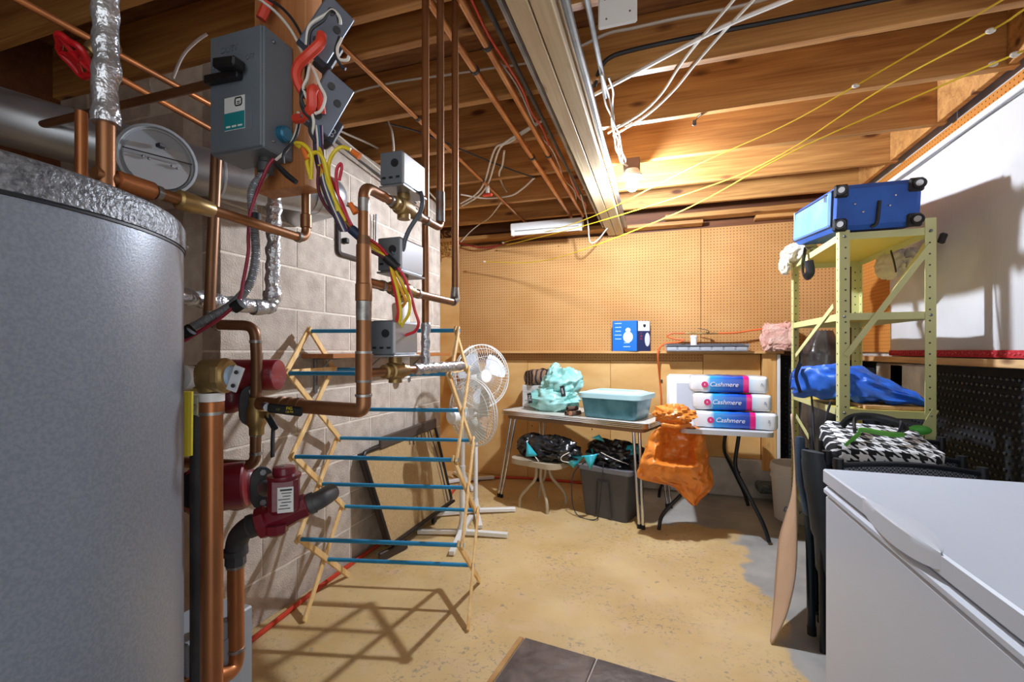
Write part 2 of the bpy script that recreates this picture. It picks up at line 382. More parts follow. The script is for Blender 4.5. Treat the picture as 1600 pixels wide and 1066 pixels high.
# main beam of two timbers
bm_ = thing('ceiling_beam', 'pale two-timber main beam running under the joists to the pegboard wall', 'beam', (-.365, 2, 2.25), kind='structure')
for x0, x1 in ((-.432, -.368), (-.364, -.30)):
    MB().box(((x0 + x1) / 2, 1.6, 2.325), (x1 - x0, 5.1, .15), bev=.003).build('timber', beam_w, bm_)

# ---- block wall (chimney base): a mortar core with single blocks standing proud
Y0, Y1 = 1.39, 3.34
wl = MB().box(((XL - 2.75) / 2 - .0015, (Y0 + Y1) / 2, 1.2), (2.75 + XL - .003, Y1 - Y0 - .006, 2.40)).build('wall_left', mortar_m)
tag(wl, 'grey concrete block wall behind the copper pipes', 'wall', kind='structure')
bmesh_cache = {}
def block(cx, cy, cz, lx, ly, lz):
    k = (round(lx, 3), round(ly, 3), round(lz, 3))
    if k not in bmesh_cache:
        o = MB().box((0, 0, 0), k, bev=.0022).build('block', block_m, wl); bmesh_cache[k] = o.data
    else:
        o = bpy.data.objects.new('block', bmesh_cache[k]); C.objects.link(o); o.parent = wl
    o.location = (cx, cy, cz)
P_, J_ = .4064, .0095
for c in range(12):
    z = c * .2032 + .1016 - .002; lz = .2032 - J_
    if z + lz / 2 > 2.42: lz -= .03; z -= .015
    y = Y0 - (0 if c % 2 == 0 else P_ / 2)
    while y < Y1 - .02:
        a, b = max(y, Y0), min(y + P_, Y1)
        if b - a > .04: block(XL - .05, (a + b) / 2, z, .10, b - a - (J_ if a > Y0 else 0), lz)
        y += P_
    x = XL - (.2 if c % 2 == 0 else .4)
    while x > -2.72:
        a = max(x - P_, -2.74)
        if x - a > .05: block((a + x) / 2, Y0 + .05, z, x - a - J_, .10, lz)
        x -= P_
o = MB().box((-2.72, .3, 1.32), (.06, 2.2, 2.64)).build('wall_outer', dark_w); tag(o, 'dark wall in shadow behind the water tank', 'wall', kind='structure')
o = MB().box((-1.70, -.83, 1.32), (2.1, .06, 2.64)).build('wall_rear_added', dark_w); tag(o, 'unseen dark wall added behind the camera to cut fill light on the left', 'wall', kind='structure')  # unseen wall, added to keep rear fill light off the block face and joists
o = MB().box((-2.42, 3.78, 1.32), (.06, .87, 2.64)).build('wall_corner', ply); tag(o, 'plain tan side of the recess behind the block wall', 'wall', kind='structure')

# ---- back wall
wb = MB().box((-.5, YB + .09, 1.32), (4.0, .1, 2.64)).build('wall_back', dark_w); tag(wb, 'back wall lined with tan pegboard above and plain panels below', 'wall', kind='structure')
def panel(name, x0, x1, z0, z1, y=YB, t=.02, mat=peg_b, par=None):
    return MB().box(((x0 + x1) / 2, y + t / 2, (z0 + z1) / 2), (x1 - x0, t, z1 - z0), bev=.0015).build(name, mat, par or wb)
xs = VY(1095, 450, YB).x
panel('panel', -2.38, -1.915, .0, 2.30, mat=ply)
panel('pegboard_panel', -1.91, xs - .002, 1.215, 2.265)
panel('pegboard_panel', xs + .002, XR - .02, 1.215, 2.265)
# ledge, holed strip and lower panels
x1 = VY(1098, 560, YB).x; x2 = VY(1189, 560, YB).x; x3 = VY(1211, 560, YB).x
MB().box(((-1.91 + x3 + .04) / 2, YB - .045, 1.205), (x3 + .04 + 1.91, .13, .02), bev=.002).build('ledge', pine_x, wb)
panel('pegboard_strip', -1.91, x1, 1.13, 1.195, y=YB - .006, t=.026)
for a, b, zz in ((-1.912, -1.2, .0), (-1.197, -.42, .0), (-.417, x1, .32), (x1 + .003, x2 - .003, .32)):
    panel('panel', a, b, zz + .002, 1.128 if b <= x1 else 1.19, mat=ply)
MB().box(((x2 + x3) / 2, YB - .03, .72), (x3 - x2 - .004, .06, .95), bev=.002).build('stud', pine, wb)
MB().box((x3 + .012, YB - .035, .70), (.022, .07, .98), bev=.001).build('white_strip', white_p, wb)
MB().box(((-.417 + x3) / 2 + .1, YB + .01, .16), (x3 + .417 + .2, .05, .32), bev=.01).build('footing', conc, wb)
MB().box(((x2 + x3) / 2 + .05, YB - .09, .12), (.30, .16, .07), bev=.015).build('footing_stone', M('dark_stone', '#3f4a4c', .8, col2='#6d7472', scale=20), wb)
for k in range(14):
    x = random.uniform(-1.9, 1.2); z = random.choice((1.16, 2.2, 1.1, .4, .5)); MB().sphere((x, YB - .002, z), .006, 6, 4).build('nail', blk, wb)
# boards and plates above the pegboard
for k, (x0_, x1_, y, z, h, d_) in enumerate(((-2.3, -.45, YB - .06, 2.31, .035, .16), (-.29, .35, YB - .05, 2.30, .03, .13), (.05, 1.25, YB - .10, 2.345, .04, .12), (.75, XR - .06, YB - .02, 2.31, .03, .10))):
    o = MB().box((0, 0, 0), (x1_ - x0_, d_, h), bev=.003).build('trim_%d' % (20 + k), joist_w); o.location = ((x0_ + x1_) / 2, y, z)
    tag(o, ('flat pine plate above the pegboard left of the beam', 'short pine plate just right of the beam end', 'long pine plate under the last joists on the right', 'pine plate end near the right corner')[k], 'board', kind='structure')

# ---- right wall: pegboard above, ledge, black dimpled sheet below
wr = MB().box((XR + .07, 1.75, 1.32), (.1, 5.1, 2.64)).build('wall_right', conc); tag(wr, 'right wall with tan pegboard above and black dimpled sheet below', 'wall', kind='structure')
MB().box((XR + .01, 1.72, 1.80), (.02, 4.96, 1.18), bev=.001).build('pegboard_panel', peg_r, wr)
MB().box((XR - .03, 2.2, 1.165), (.09, 3.99, .035), bev=.003).build('ledge', pine_y, wr)
dimp = M('black_dimple_sheet', '#2b2d33', .22); dimp2 = M('black_sheet_flat', '#0f1013', .85)  # one black sheet; highlights put into the colour: dimples lighter, flat part darker
mb = MB(); mb.box((XR + .012, 1.75, .57), (.012, 4.9, 1.14), mi=1)
for iy in range(62):
    for iz in range(30):
        y = 1.95 + iy * .036; z = .05 + iz * .036
        mb.lathe([(.011, 0), (.009, .006), (.005, .0085)], (XR + .006, y + (.018 if iz % 2 else 0), z), (-1, 0, 0), 6)
o = mb.build('dimple_sheet', [dimp, dimp2], wr); o['kind'] = 'stuff'
mb = MB()
for ix in range(7):
    for iz in range(30):
        mb.lathe([(.011, 0), (.009, .006), (.005, .0085)], (x3 + .045 + ix * .036, YB + .02, .05 + iz * .036 + (.018 if ix % 2 else 0)), (0, -1, 0), 6)
mb.box(((x3 + XR) / 2 + .02, YB + .03, .6), (XR - x3, .015, 1.16), mi=1); o = mb.build('dimple_sheet', [dimp, dimp2], wb); o['kind'] = 'stuff'
MB().box((XR - .012, VX(1425, 610, XR).y, 1.03), (.03, .42, .22), bev=.012).build('foam_board', M('grey_foam', '#b9babd', .9, col2='#e0dfdc', scale=9, bump=.4, bscale=30), wr)
MB().box((XR - .012, 3.55, 1.03), (.03, .36, .22), bev=.008).build('foam_board', M('stained_foam', '#c2b5a4', .9, col2='#8c7f72', scale=7), wr)

# ---- dark slate floor tiles by the camera
R7 = Matrix.Rotation(math.radians(-7.2), 3, 'Z'); T0 = Vector((-.539, 1.843, 0))
slate = M('slate_tile', '#3f3432', .42, col2='#75645a', scale=7, mix=(.32, .72), bump=.5, bscale=16, rand=.08, dist=.8)
tl = thing('tile_landing', 'dark slate tile landing with pale grout on the near floor', 'tiled floor', (0, 1.2, 0), kind='structure')
def tl_pt(a, b, z): p = R7 @ Vector((a, -b, 0)); return (T0.x + p.x, T0.y + p.y, z)
MB().box(tl_pt(.93, 1.25, .004), (1.86, 2.5, .008), R7).build('grout', M('grout', '#b7ada0', .9), tl)
for i in range(6):
    for j in range(8):
        MB().box(tl_pt(.155 + i * .31, .155 + j * .31, .008), (.303, .303, .012), R7, bev=.003).build('tile', slate, tl)
MB().box(tl_pt(-.014, 1.25, .005), (.022, 2.5, .01), R7, bev=.003).build('edge_strip', M('worn_edge', '#a9783f', .7, col2='#c59a5e', scale=12), tl)
# ================================================================ UNDER THE CEILING
# ---- bare bulb in a porcelain holder
B = Vector((-.156, 2.88, 2.25))
lamp = thing('bulb_lamp', 'glowing bare round bulb in a white porcelain holder on a joist', 'lamp', B)
MB().box(B + Vector((-.005, .03, .115)), (.10, .075, .075), bev=.004).build('junction_box', M('rusty_box', '#6f564a', .6, .4), lamp)
MB().lathe([(.02, .01), (.05, .014), (.06, .022), (.062, .034), (.05, .05), (.04, .068)], B + Vector((0, 0, .01)), UP, 28).build('holder', M('porcelain', '#e2ded2', .3), lamp)
MB().lathe([(.0, -.042), (.018, -.038), (.031, -.022), (.036, 0), (.031, .02), (.02, .034), (.014, .04)], B - Vector((0, 0, .012)), UP, 24).build('bulb', M('lit_bulb', '#ffffff', .3, emit=('#e6f0ff', BULB_W * 9.0)), lamp)
# ---- fluorescent strip fixture near the back wall
ft = thing('strip_light', 'white unlit fluorescent strip fixture hanging under the back joists', 'light fixture', (-.9, 3.8, 2.27))
pa, pb = V(800, 356, 4.03), V(911, 347, 3.83); pa.z = pb.z = 2.30; ax = (pb - pa).normalized()
MB().beam(pa, pb, .10, .065, bev=.006).build('housing', white_p, ft)
MB().cyl(pa + Vector((0, -.03, -.055)) + ax * .03, pb + Vector((0, -.03, -.055)) - ax * .03, .019, n=16).build('tube', M('dull_tube', '#e8eaea', .25), ft)
for p, s in ((pa, 1), (pb, -1)):
    MB().box(p + ax * s * .018 + Vector((0, -.03, -.05)), (.025, .045, .05), bev=.004).build('lampholder', white_pl, ft)
# ---- white blank cover plate on a joist
cp = thing('cover_plate', 'white square metal cover plate screwed to the joist near the beam', 'cover plate', VY(965, 20, 1.53))
c_ = VY(965, 18, 1.53); ex = Vector((.985, 0, -.17)).normalized() if False else Vector((1, 0, 0))
MB().box(c_ + Vector((0, -.005, .01)), (.125, .012, .125), rot(0, 0, 0), bev=.006).build('plate', white_p, cp)
for a, b in ((-.04, .03), (.04, .045), (-.035, -.035), (.04, -.025)):
    MB().cyl(c_ + Vector((a, -.009, b + .01)), c_ + Vector((a, -.013, b + .01)), .003, n=8).build('screw', steel, cp)

def run(name, label, cat, pts, r, mat, group=None, n=12, smooth=0, fil=0, kind=None, extras=()):
    """one pipe, conduit or cable as a single thing; extras add part meshes"""
    P = [Vector(p) for p in pts]
    if fil: P = fillet(P, fil)
    if smooth: P = cr(P, smooth)
    if not extras:
        o = MB().tube(P, r, n).build(name, mat); tag(o, label, cat, group, kind); return o
    t = thing(name, label, cat, P[0], group)
    MB().tube(P, r, n).build(extras[0] if isinstance(extras[0], str) else 'pipe', mat, t); return t
def rings(t, pts, r, mat=solder, w=.012, name='solder_ring'):
    for p, d in pts:
        p = Vector(p); d = Vector(d).normalized(); MB().lathe([(r * .9, -w), (r * 1.12, -w * .9), (r * 1.14, w * .9), (r * .9, w)], p, d, 16).build(name, mat, t)
# copper lines on the joist bottoms
zc = 2.365
def ypipe(name, label, X, y0, y1, z, r, mat, clamps=(), group='copper pipes under the joists'):
    t = thing(name, label, 'pipe', (X, y0, z), group)
    MB().tube([(X, y0, z), (X, y1, z)], r, 14).build('pipe', mat, t)
    for y in clamps:
        MB().lathe([(r * 1.0, -.008), (r * 1.3, -.008), (r * 1.3, .008), (r * 1.0, .008)], (X, y, z), (0, 1, 0), 14).build('clamp', darkiron, t)
    return t
ypipe('copper_line', 'bright copper line overhead, left of the close pair, ending behind the strip light', -.715, 1.19, 3.86, zc, .0145, copper_b, (1.72, 2.6))
ypipe('copper_line', 'bright copper line overhead, right of the close pair, nearest the red cable', -.615, 1.27, 3.86, zc, .0145, copper_b, (1.60, 2.6))
ypipe('copper_line', 'thin copper line overhead running from the grey relay boxes to the back wall', -1.15, 1.42, 4.05, 2.382, .0105, copper_b, (2.02, 2.9))
vv = thing('drain_valve', 'small red-handled valve on the thin overhead copper line', 'valve', (-1.15, 3.0, 2.38))
MB().cyl((-1.15, 3.0, 2.385), (-1.15, 3.0, 2.33), .014, n=10).build('valve_body', whtw, vv); MB().box((-1.15, 3.0, 2.318), (.07, .025, .02), bev=.006).build('handle', redw, vv)
# conduits hugging the beam
G = 'conduits along the beam'
def yrun(name, label, X, z, y0, y1, r, mat, wob=.0, n=10, cat='conduit', grp=G, bend=()):
    pts = [(X + random.uniform(-wob, wob), y, z + random.uniform(-wob, wob)) for y in [y0 + (y1 - y0) * k / 8 for k in range(9)]]
    return run(name, label, cat, pts, r, mat, grp, n, smooth=4)
yrun('conduit', 'grey metal conduit touching the left side of the pale beam', -.462, 2.30, .6, 4.0, .014, steel, .003)
yrun('conduit', 'dark thin conduit further left of the pale beam', -.55, 2.375, .7, 3.6, .009, darkiron, .006)
yrun('conduit', 'grey metal conduit touching the right side of the pale beam', -.272, 2.29, .6, 4.02, .0145, steel, .003)
yrun('conduit', 'thin grey conduit on the joists right of the pale beam', -.225, 2.375, .7, 2.1, .010, steel, .004)
yrun('red_cable', 'thin red cable stapled under the joists beside the close pair of copper lines', -.585, 2.385, 1.0, 2.5, .005, redw, .012, 8, 'cable', None)
yrun('red_cable', 'faded red cable with loose strands near the strip light', -.565, 2.375, 2.35, 3.75, .006, M('pink_cable', '#d9745f', .5), .014, 8, 'cable', None)
yrun('white_cable', 'white cable twisting along the red overhead cable', -.60, 2.38, 1.7, 3.5, .0035, whtw, .016, 6, 'cable', None)
for k in range(3):
    yrun('white_cable', ('white cable bundled along the beam towards the bulb, upper strand', 'white cable bundled along the beam towards the bulb, middle strand', 'grey-white cable bundled along the beam towards the bulb, lower strand')[k], -.235 + .018 * k, 2.37 - .012 * k, 1.9, 2.86, .0045, whtw if k < 2 else steel, .014, 6, 'cable', 'cables bundled by the beam')
# white and black cables crossing the joists on the right
def cab(name, label, pts, r, mat, Zs=None, cat='cable', group=None, n=6):
    return run(name, label, cat, cr(pts, 6), r, mat, group, n)
def jz(u, v, z=2.392): return V(u, v, (z - H) * FPX / (V0 - v))
cab('white_cable', 'thick white cable slanting across the joists, straight and lowest of the white cables', [jz(925, 150), jz(1000, 110), jz(1090, 62), jz(1150, 33), jz(1230, 0), jz(1290, -25)], .008, white_pl)
cab('white_cable', 'thin white cable of a parallel pair crossing the joists, left one', [jz(950, 208), jz(1000, 178), jz(1033, 147), jz(1062, 103), jz(1092, 64), jz(1146, 0), jz(1165, -25)], .006, whtw, group='pair of cables crossing the joists')
cab('white_cable', 'thin white cable of a parallel pair crossing the joists, right one', [jz(958, 212), jz(1010, 180), jz(1052, 142), jz(1088, 98), jz(1130, 50), jz(1177, 0), jz(1198, -25)], .006, whtw, group='pair of cables crossing the joists')
cab('white_cable', 'white cable curving over the cover plate side of the joist faces', [VY(908, 72, 1.985), VY(950, 52, 1.985), VY(988, 44, 1.985), VY(1060, 28, 1.985), VY(1140, 13, 1.985), VY(1190, 0, 1.985), VY(1250, -18, 1.985)], .007, whtw)
cab('black_cable', 'black cable curving up the joist face right of the beam and running right', [jz(929, 135), VY(936, 112, 1.985), VY(950, 92, 1.985), VY(985, 79, 1.985), VY(1090, 56, 1.985), VY(1250, 25, 1.985), VY(1400, -5, 1.985), VY(1500, -25, 1.985)], .009, blkw)
cab('white_cable', 'white cable sagging across the joist faces left of the beam', [VY(535, 165, 1.99), VY(545, 148, 1.99), VY(600, 132, 1.99), VY(660, 122, 1.99), VY(700, 117, 1.99), VY(760, 108, 1.99), VY(830, 98, 1.99)], .006, whtw)
cab('white_cable', 'pair of pale cables looping down the joists left of the strip light, front strand', [jz(842, 190), jz(790, 222), jz(772, 236), jz(757, 285), jz(742, 305), jz(720, 318)], .006, whtw, group='pale looping cables')
cab('white_cable', 'pair of pale cables looping down the joists left of the strip light, back strand', [jz(848, 188), jz(800, 220), jz(780, 234), jz(764, 284), jz(748, 306), jz(722, 322)], .006, whtw, group='pale looping cables')
cab('black_cable', 'thin dark cable from the block wall across to the sagging loops', [jz(602, 192), jz(660, 208), jz(735, 240), jz(790, 262), jz(835, 278)], .0045, blkw)
cab('white_cable', 'white cable sagging below the joists beside the strip light', [jz(835, 278), jz(815, 296), jz(797, 306), jz(760, 310), jz(720, 304)], .006, whtw)
cab('white_cable', 'loose white cable end hanging from a joist beside the thin copper line', [jz(788, 236), jz(785, 258), jz(780, 272), VY(784, 286, 3.4), VY(792, 300, 3.4)], .006, whtw)
cab('white_cable', 'white cable draping from the joists towards the upper left corner of the pegboard', [jz(784, 316), jz(765, 340), VY(750, 350, 3.95), VY(735, 362, 4.0), VY(720, 378, 4.05)], .005, whtw)
cab('white_cable', 'white cable looping below the beam end above the pegboard', [jz(905, 296), VY(918, 345, 3.7), VY(922, 378, 3.8), VY(935, 374, 3.85), VY(950, 356, 3.9), VY(966, 348, 3.95)], .005, whtw)
cab('white_cable', 'short white cable hooked beside the beam near the strip light', [jz(910, 296), jz(925, 296), jz(934, 305), VY(946, 322, 3.3)], .005, whtw)
cab('white_cable', 'white cable from the bundle into the bulb junction box', [Vector((-.22, 2.62, 2.36)), Vector((-.215, 2.75, 2.345)), Vector((-.19, 2.86, 2.352)), Vector((-.165, 2.9, 2.36))], .0055, whtw)
cab('red_cable', 'dark red cable lying along the top of the pegboard in the left corner', [VY(718, 380, 4.12), VY(750, 387, 4.10), VY(775, 385, 4.10), VY(800, 374, 4.10), VY(830, 366, 4.1)], .007, M('dark_red_cable', '#8f1f22', .5))
cab('white_cable', 'white cable stapled on the block wall top, upper of three', [VX(532, 205, -1.66), VX(600, 238, -1.66), VX(660, 290, -1.66), VX(690, 322, -1.66)], .006, whtw, group='cables over the block wall')
cab('white_cable', 'white cable stapled on the block wall top, middle of three', [VX(520, 205, -1.63), VX(565, 242, -1.63), VX(620, 288, -1.63), VX(680, 335, -1.63)], .006, whtw, group='cables over the block wall')
cab('black_cable', 'black cable stapled on the block wall top, lowest of three', [VX(520, 214, -1.64), VX(548, 240, -1.64), VX(590, 272, -1.64), VX(650, 318, -1.64)], .006, blkw, group='cables over the block wall')
cab('white_cable', 'thin pale cable dropping behind the first zone valve from a joist', [jz(607, 190), VY(612, 205, 1.95), VY(615, 230, 1.95), VY(613, 252, 1.95)], .005, whtw)
# hook under a joist
hk = thing('wire_hook', 'small dark wire hook with clip hanging from a joist', 'hook', jz(1085, 190))
MB().tube(cr([jz(1096, 178), jz(1090, 184), jz(1086, 190)], 4), .003, 6).build('wire', blk, hk); MB().box(jz(1085, 192, 2.38), (.018, .014, .028), bev=.003).build('clip', darkiron, hk)
# yellow clothes lines
yl = M('yellow_line', '#d8b41e', .5)
def line(label, pts, knots):
    t = thing('clothes_line', label, 'clothes line', pts[0], 'yellow clothes lines')
    MB().tube(cr(pts, 8), .0032, 6).build('line', yl, t)
    for p in knots: MB().sphere(p, (.014, .009, .009), 8, 6).build('knot', whtw, t)
line('yellow clothes line, highest of the three on the right', [V(786, 379, 4.25), V(912, 344, 3.55), V(1080, 262, 2.55), V(1220, 199, 2.1), V(1337, 134, 1.82), V(1566, 0, 1.46), V(1650, -55, 1.35)], [V(786, 379, 4.25), V(1337, 134, 1.82)])
line('yellow clothes line, middle of the three on the right', [V(792, 383, 4.25), V(912, 353, 3.5), V(1100, 294, 2.6), V(1220, 242, 2.15), V(1380, 138, 1.75), V(1548, 48, 1.45), V(1600, 15, 1.38), V(1670, -30, 1.3)], [V(1548, 48, 1.45)])
line('yellow clothes line, lowest of the three, sagging in front of the pegboard', [V(757, 409, 4.25), V(830, 410, 4.0), V(900, 394, 3.6), V(1060, 332, 2.8), V(1200, 257, 2.2), V(1292, 212, 1.95), V(1450, 143, 1.65), V(1600, 79, 1.42), V(1680, 45, 1.32)], [V(757, 409, 4.25), V(1552, 100, 1.5), V(1586, 85, 1.44)])
ins = MB()
for k in range(90):
    p = VY(random.uniform(689, 716), random.uniform(366, 398), 4.12); q = p + Vector((random.uniform(-.05, .05), random.uniform(-.05, .0), random.uniform(-.05, .05))); ins.tube([p, (p + q) / 2 + Vector((0, -.02, .01)), q], .004, 4)
o = ins.build('insulation_tuft', M('straw_fibre', '#a87a38', .9)); tag(o, 'tuft of straw-coloured insulation above the back left corner panel', 'insulation', kind='stuff')
# ================================================================ WATER TANK AND PIPEWORK ON THE LEFT
tk = thing('water_tank', 'large grey cylindrical water tank with hammered top rim, nearest the camera', 'water tank', (-.902, .303, 0))
tc_ = (-.902, .303, 0)
MB().lathe([(.27, 0), (.29, .01), (.29, 1.378)], tc_, UP, 96).build('body', M('grey_tank', '#7d838c', .36, .35, col2='#888e97', scale=260, mix=(.4, .6), bump=.05, bscale=420, bstretch=(1, 1, 1)), tk)
MB().lathe([(.287, 1.372), (.2915, 1.374), (.2915, 1.377), (.287, 1.379)], tc_, UP, 96).build('seam', blk, tk)
MB().lathe([(.28, 1.378), (.293, 1.378), (.293, 1.408), (.289, 1.416), (.278, 1.421), (.2, 1.424), (.0, 1.425)], tc_, UP, 96).build('top_cap', M('hammered_grey', '#55575a', .42, .4, col2='#8b8d90', scale=150, mix=(.35, .65), bump=.35, bscale=170), tk)
q = VX(0, 0, -.6)
a_ = math.radians(20)
sp_ = V(268, 372, .745)
MB().sphere(Vector(tc_) + (Vector((sp_.x, sp_.y, 0)) - Vector(tc_)).normalized() * .293 + UP * 1.393, .005, 10, 6).build('screw', steel, tk)
# --- relief valve on the tank and its discharge pipe
rv = thing('relief_valve', 'brass relief valve with silver test lever on the side of the tank', 'valve', V(330, 600, .82))
D = .80
MB().cyl(V(282, 590, D - .03), V(298, 590, D - .01), .021).build('nipple', white_pl, rv)
MB().lathe([(.02, 0), (.024, .002), (.024, .024), (.02, .026)], V(295, 591, D), RIGHT, 6).build('hex_nut', brass, rv)
MB().tube([V(314, 587, D), V(320, 587, D), V(354, 587, D), V(360, 587, D)], [.022, .029, .031, .026], 20).build('valve_body', brass, rv)
MB().tube([V(330, 592, D), V(330, 606, D), V(331, 613, D)], [.026, .022, .019], 18).build('outlet', brass, rv)
MB().box(V(333, 586, D - .03), (.014, .004, .03), Matrix.Rotation(TH, 3, 'Z'), bev=.002).build('cast_mark', brass, rv)
MB().tube([V(356, 588, D), V(364, 588, D)], [.022, .016], 18).build('bonnet', M('pale_blue_plastic', '#8fa6be', .4), rv)
MB().beam(V(375, 573, D - .02), V(361, 611, D - .02), .004, .018, up=RIGHT, bev=.001).build('lever', M('bright_lever', '#d5d8dc', .35, .4), rv)
for uv in ((369, 582), (364, 603)): MB().sphere(V(*uv, D - .028), .0035, 8, 6).build('lever_hole', blk, rv)
pA = thing('discharge_pipe', 'thick bright copper pipe standing in front, dropping from the brass relief valve', 'pipe', V(330, 1000, D), 'copper pipes by the tank')
a_top = V(331, 622, D); a_bot = a_top.copy(); a_bot.z = .02
MB().tube([a_top, a_bot], .0172, 20).build('pipe', copper_o, pA)
MB().cyl(V(331, 614, D), V(331, 627, D), .0198, n=20).build('thread_tape', white_pl, pA)
MB().cyl(V(331, 628, D), V(331, 646, D), .0192, n=20).build('adapter', copper_o, pA)
MB().cyl(V(331, 643, D), V(331, 648, D), .0195, n=20).build('solder_ring', solder, pA)
# yellow and cream bits between tank and pipe
gv = thing('gas_valve', 'gas cock with yellow upright lever beside the tank', 'valve', (V(305, 634, .95).x, V(305, 634, .95).y, 0))
MB().tube([V(294, 612, .90), V(293, 712, .90)], .009, 10).build('lever', M('yellow_plastic', '#e8d52c', .4), gv)
o = MB().box(V(307, 634, .95), (.03, .025, .046), Matrix.Rotation(TH, 3, 'Z'), bev=.006).build('plastic_body', M('cream_plastic', '#c9cdb4', .4), gv)
q = V(307, 634, .95); MB().cyl((q.x, q.y, 0), q, .012).build('pipe', darkiron, gv); MB().cyl(q, V(294, 640, .91), .006).build('stem', steel, gv)
# --- grey control box on the floor behind the tank
gb = thing('control_box', 'low grey metal control box on the floor between tank and copper pipe', 'box', (V(300, 1000, 1.0).x, V(300, 1000, 1.0).y, 0))
p = V(298, 985, 1.0); hz = p.z
MB().box((p.x - .02, p.y + .04, hz / 2), (.13, .16, hz), bev=.004).build('cabinet', greylt, gb)
MB().box((p.x + .046, p.y + .04, hz / 2 - .01), (.004, .10, hz - .06), bev=.001).build('door', greylt, gb); MB().box((p.x + .05, p.y + .01, hz * .7), (.004, .004, .016)).build('latch', blk, gb)

# --- foil riser from the tank top and the copper branch with check valve
fr = thing('foil_riser', 'crinkled foil-wrapped riser pipe rising from the tank to the ceiling', 'pipe', (-.883, .517, 1.43))
def foiltube(pts, r, seed=0, n=14, step=.012):
    P = [Vector(p) for p in pts]; out = []
    for a, b in zip(P, P[1:]):
        k = max(2, int((b - a).length / step)); out += [a.lerp(b, i / k) for i in range(k)]
    out.append(P[-1]); rs = [r * (1 + .22 * noise.noise(Vector((i * .37, seed, 0))) + .08 * math.sin(i * 1.7 + seed)) for i in range(len(out))]
    return MB().tube([p + Vector((noise.noise(Vector((i * .3, seed + 9, 1))), noise.noise(Vector((i * .3, seed + 5, 2))), 0)) * r * .15 for i, p in enumerate(out)], rs, n)
foiltube([(-.883, .517, 1.60), (-.883, .517, 2.62)], .0185, 1).build('foil_wrap', foil, fr)
MB().cyl((-.883, .517, 1.40), (-.883, .517, 1.61), .013).build('pipe', copper, fr)
bp_ = thing('branch_pipe', 'copper branch pipe with brass check valve running from the foil riser to the small riser', 'pipe', (-.883, .55, 1.51), 'copper pipes by the tank')
MB().tube(fillet([(-.883, .50, 1.512), (-.883, .972, 1.512), (-.883, .972, 1.72), (-.883, .972, 2.5)], .028), .0112, 14).build('pipe', copper, bp_)
MB().lathe([(.013, -.03), (.0165, -.028), (.0165, .028), (.013, .03)], (-.883, .562, 1.512), (0, 1, 0), 16).build('tee', copper_o, bp_)
MB().lathe([(.015, -.03), (.019, -.026), (.02, 0), (.017, .012), (.0155, .04), (.013, .044)], (-.883, .665, 1.512), (0, 1, 0), 16).build('check_valve', brass, bp_)
rings(bp_, [((-.883, .60, 1.512), (0, 1, 0)), ((-.883, .945, 1.512), (0, 1, 0)), ((-.883, .972, 1.548), (0, 0, 1))], .012, w=.005)
MB().lathe([(.0125, -.018), (.014, -.016), (.014, .016), (.0125, .018)], (-.883, .972, 1.56), UP, 14).build('coupling', copper, bp_)
# red wheel valve and small riser left of the foil pipe
wv = thing('gate_valve', 'brass gate valve with a red wheel handle at upper left', 'valve', V(135, 100, .95))
wc = V(118, 90, .92); wn = (V(165, 75, .96) - wc).normalized()
mb = MB(); mb.tube([wc + (Matrix.Rotation(a, 3, wn) @ wn.orthogonal().normalized()) * (.036 + .004 * math.cos(5 * a)) for a in [2 * math.pi * k / 40 for k in range(40)]], .0065, 8, closed=True)
for k in range(5):
    a = 2 * math.pi * k / 5; mb.cyl(wc, wc + (Matrix.Rotation(a, 3, wn) @ wn.orthogonal().normalized()) * .037, .005, n=8)
mb.cyl(wc - wn * .008, wc + wn * .008, .012); mb.build('wheel_handle', M('red_wheel', '#c21a22', .35), wv)
MB().cyl(wc, wc + wn * .03, .006).build('stem', brass, wv); MB().tube([wc + wn * .028, wc + wn * .04, wc + wn * .075, wc + wn * .09], [.014, .02, .022, .014], 14).build('valve_body', brass, wv); MB().cyl(wc + wn * .08, Vector((-.883, .517, (wc + wn * .08).z)), .011).build('tail_pipe', copper_d, wv)
o = run('small_riser', 'short upright copper pipe left of the foil riser above the tank', 'pipe', [(V(127, 300, .95).x, V(127, 300, .95).y, 0), V(127, 175, .95)], .0105, copper_o, 'copper pipes by the tank')
o = run('dark_conduit', 'dark brown conduit entering the left side of the switch box', 'conduit', [(-1.04, .875, 1.905), (-2.0, .875, 1.905)], .0115, copper_d)
o = run('orange_copper_line', 'bright copper line along the left wall, upper of two', 'pipe', [VX(20, -5, -1.62), VX(332, 165, -1.62), VX(360, 178, -1.62)], .0105, copper_o, 'copper lines on the left')
o = run('orange_copper_line', 'bright copper line along the left wall, lower of two', 'pipe', [VX(120, 85, -1.55), VX(330, 202, -1.55), VX(360, 216, -1.55)], .010, copper_o, 'copper lines on the left')
o = run('grey_cable', 'loose grey cable curling above the dark conduit', 'cable', [V(270, 122, 1.35), V(285, 88, 1.35), V(305, 66, 1.35), V(323, 53, 1.35)], .0045, M('grey_sheath', '#9a8a80', .6), smooth=6)

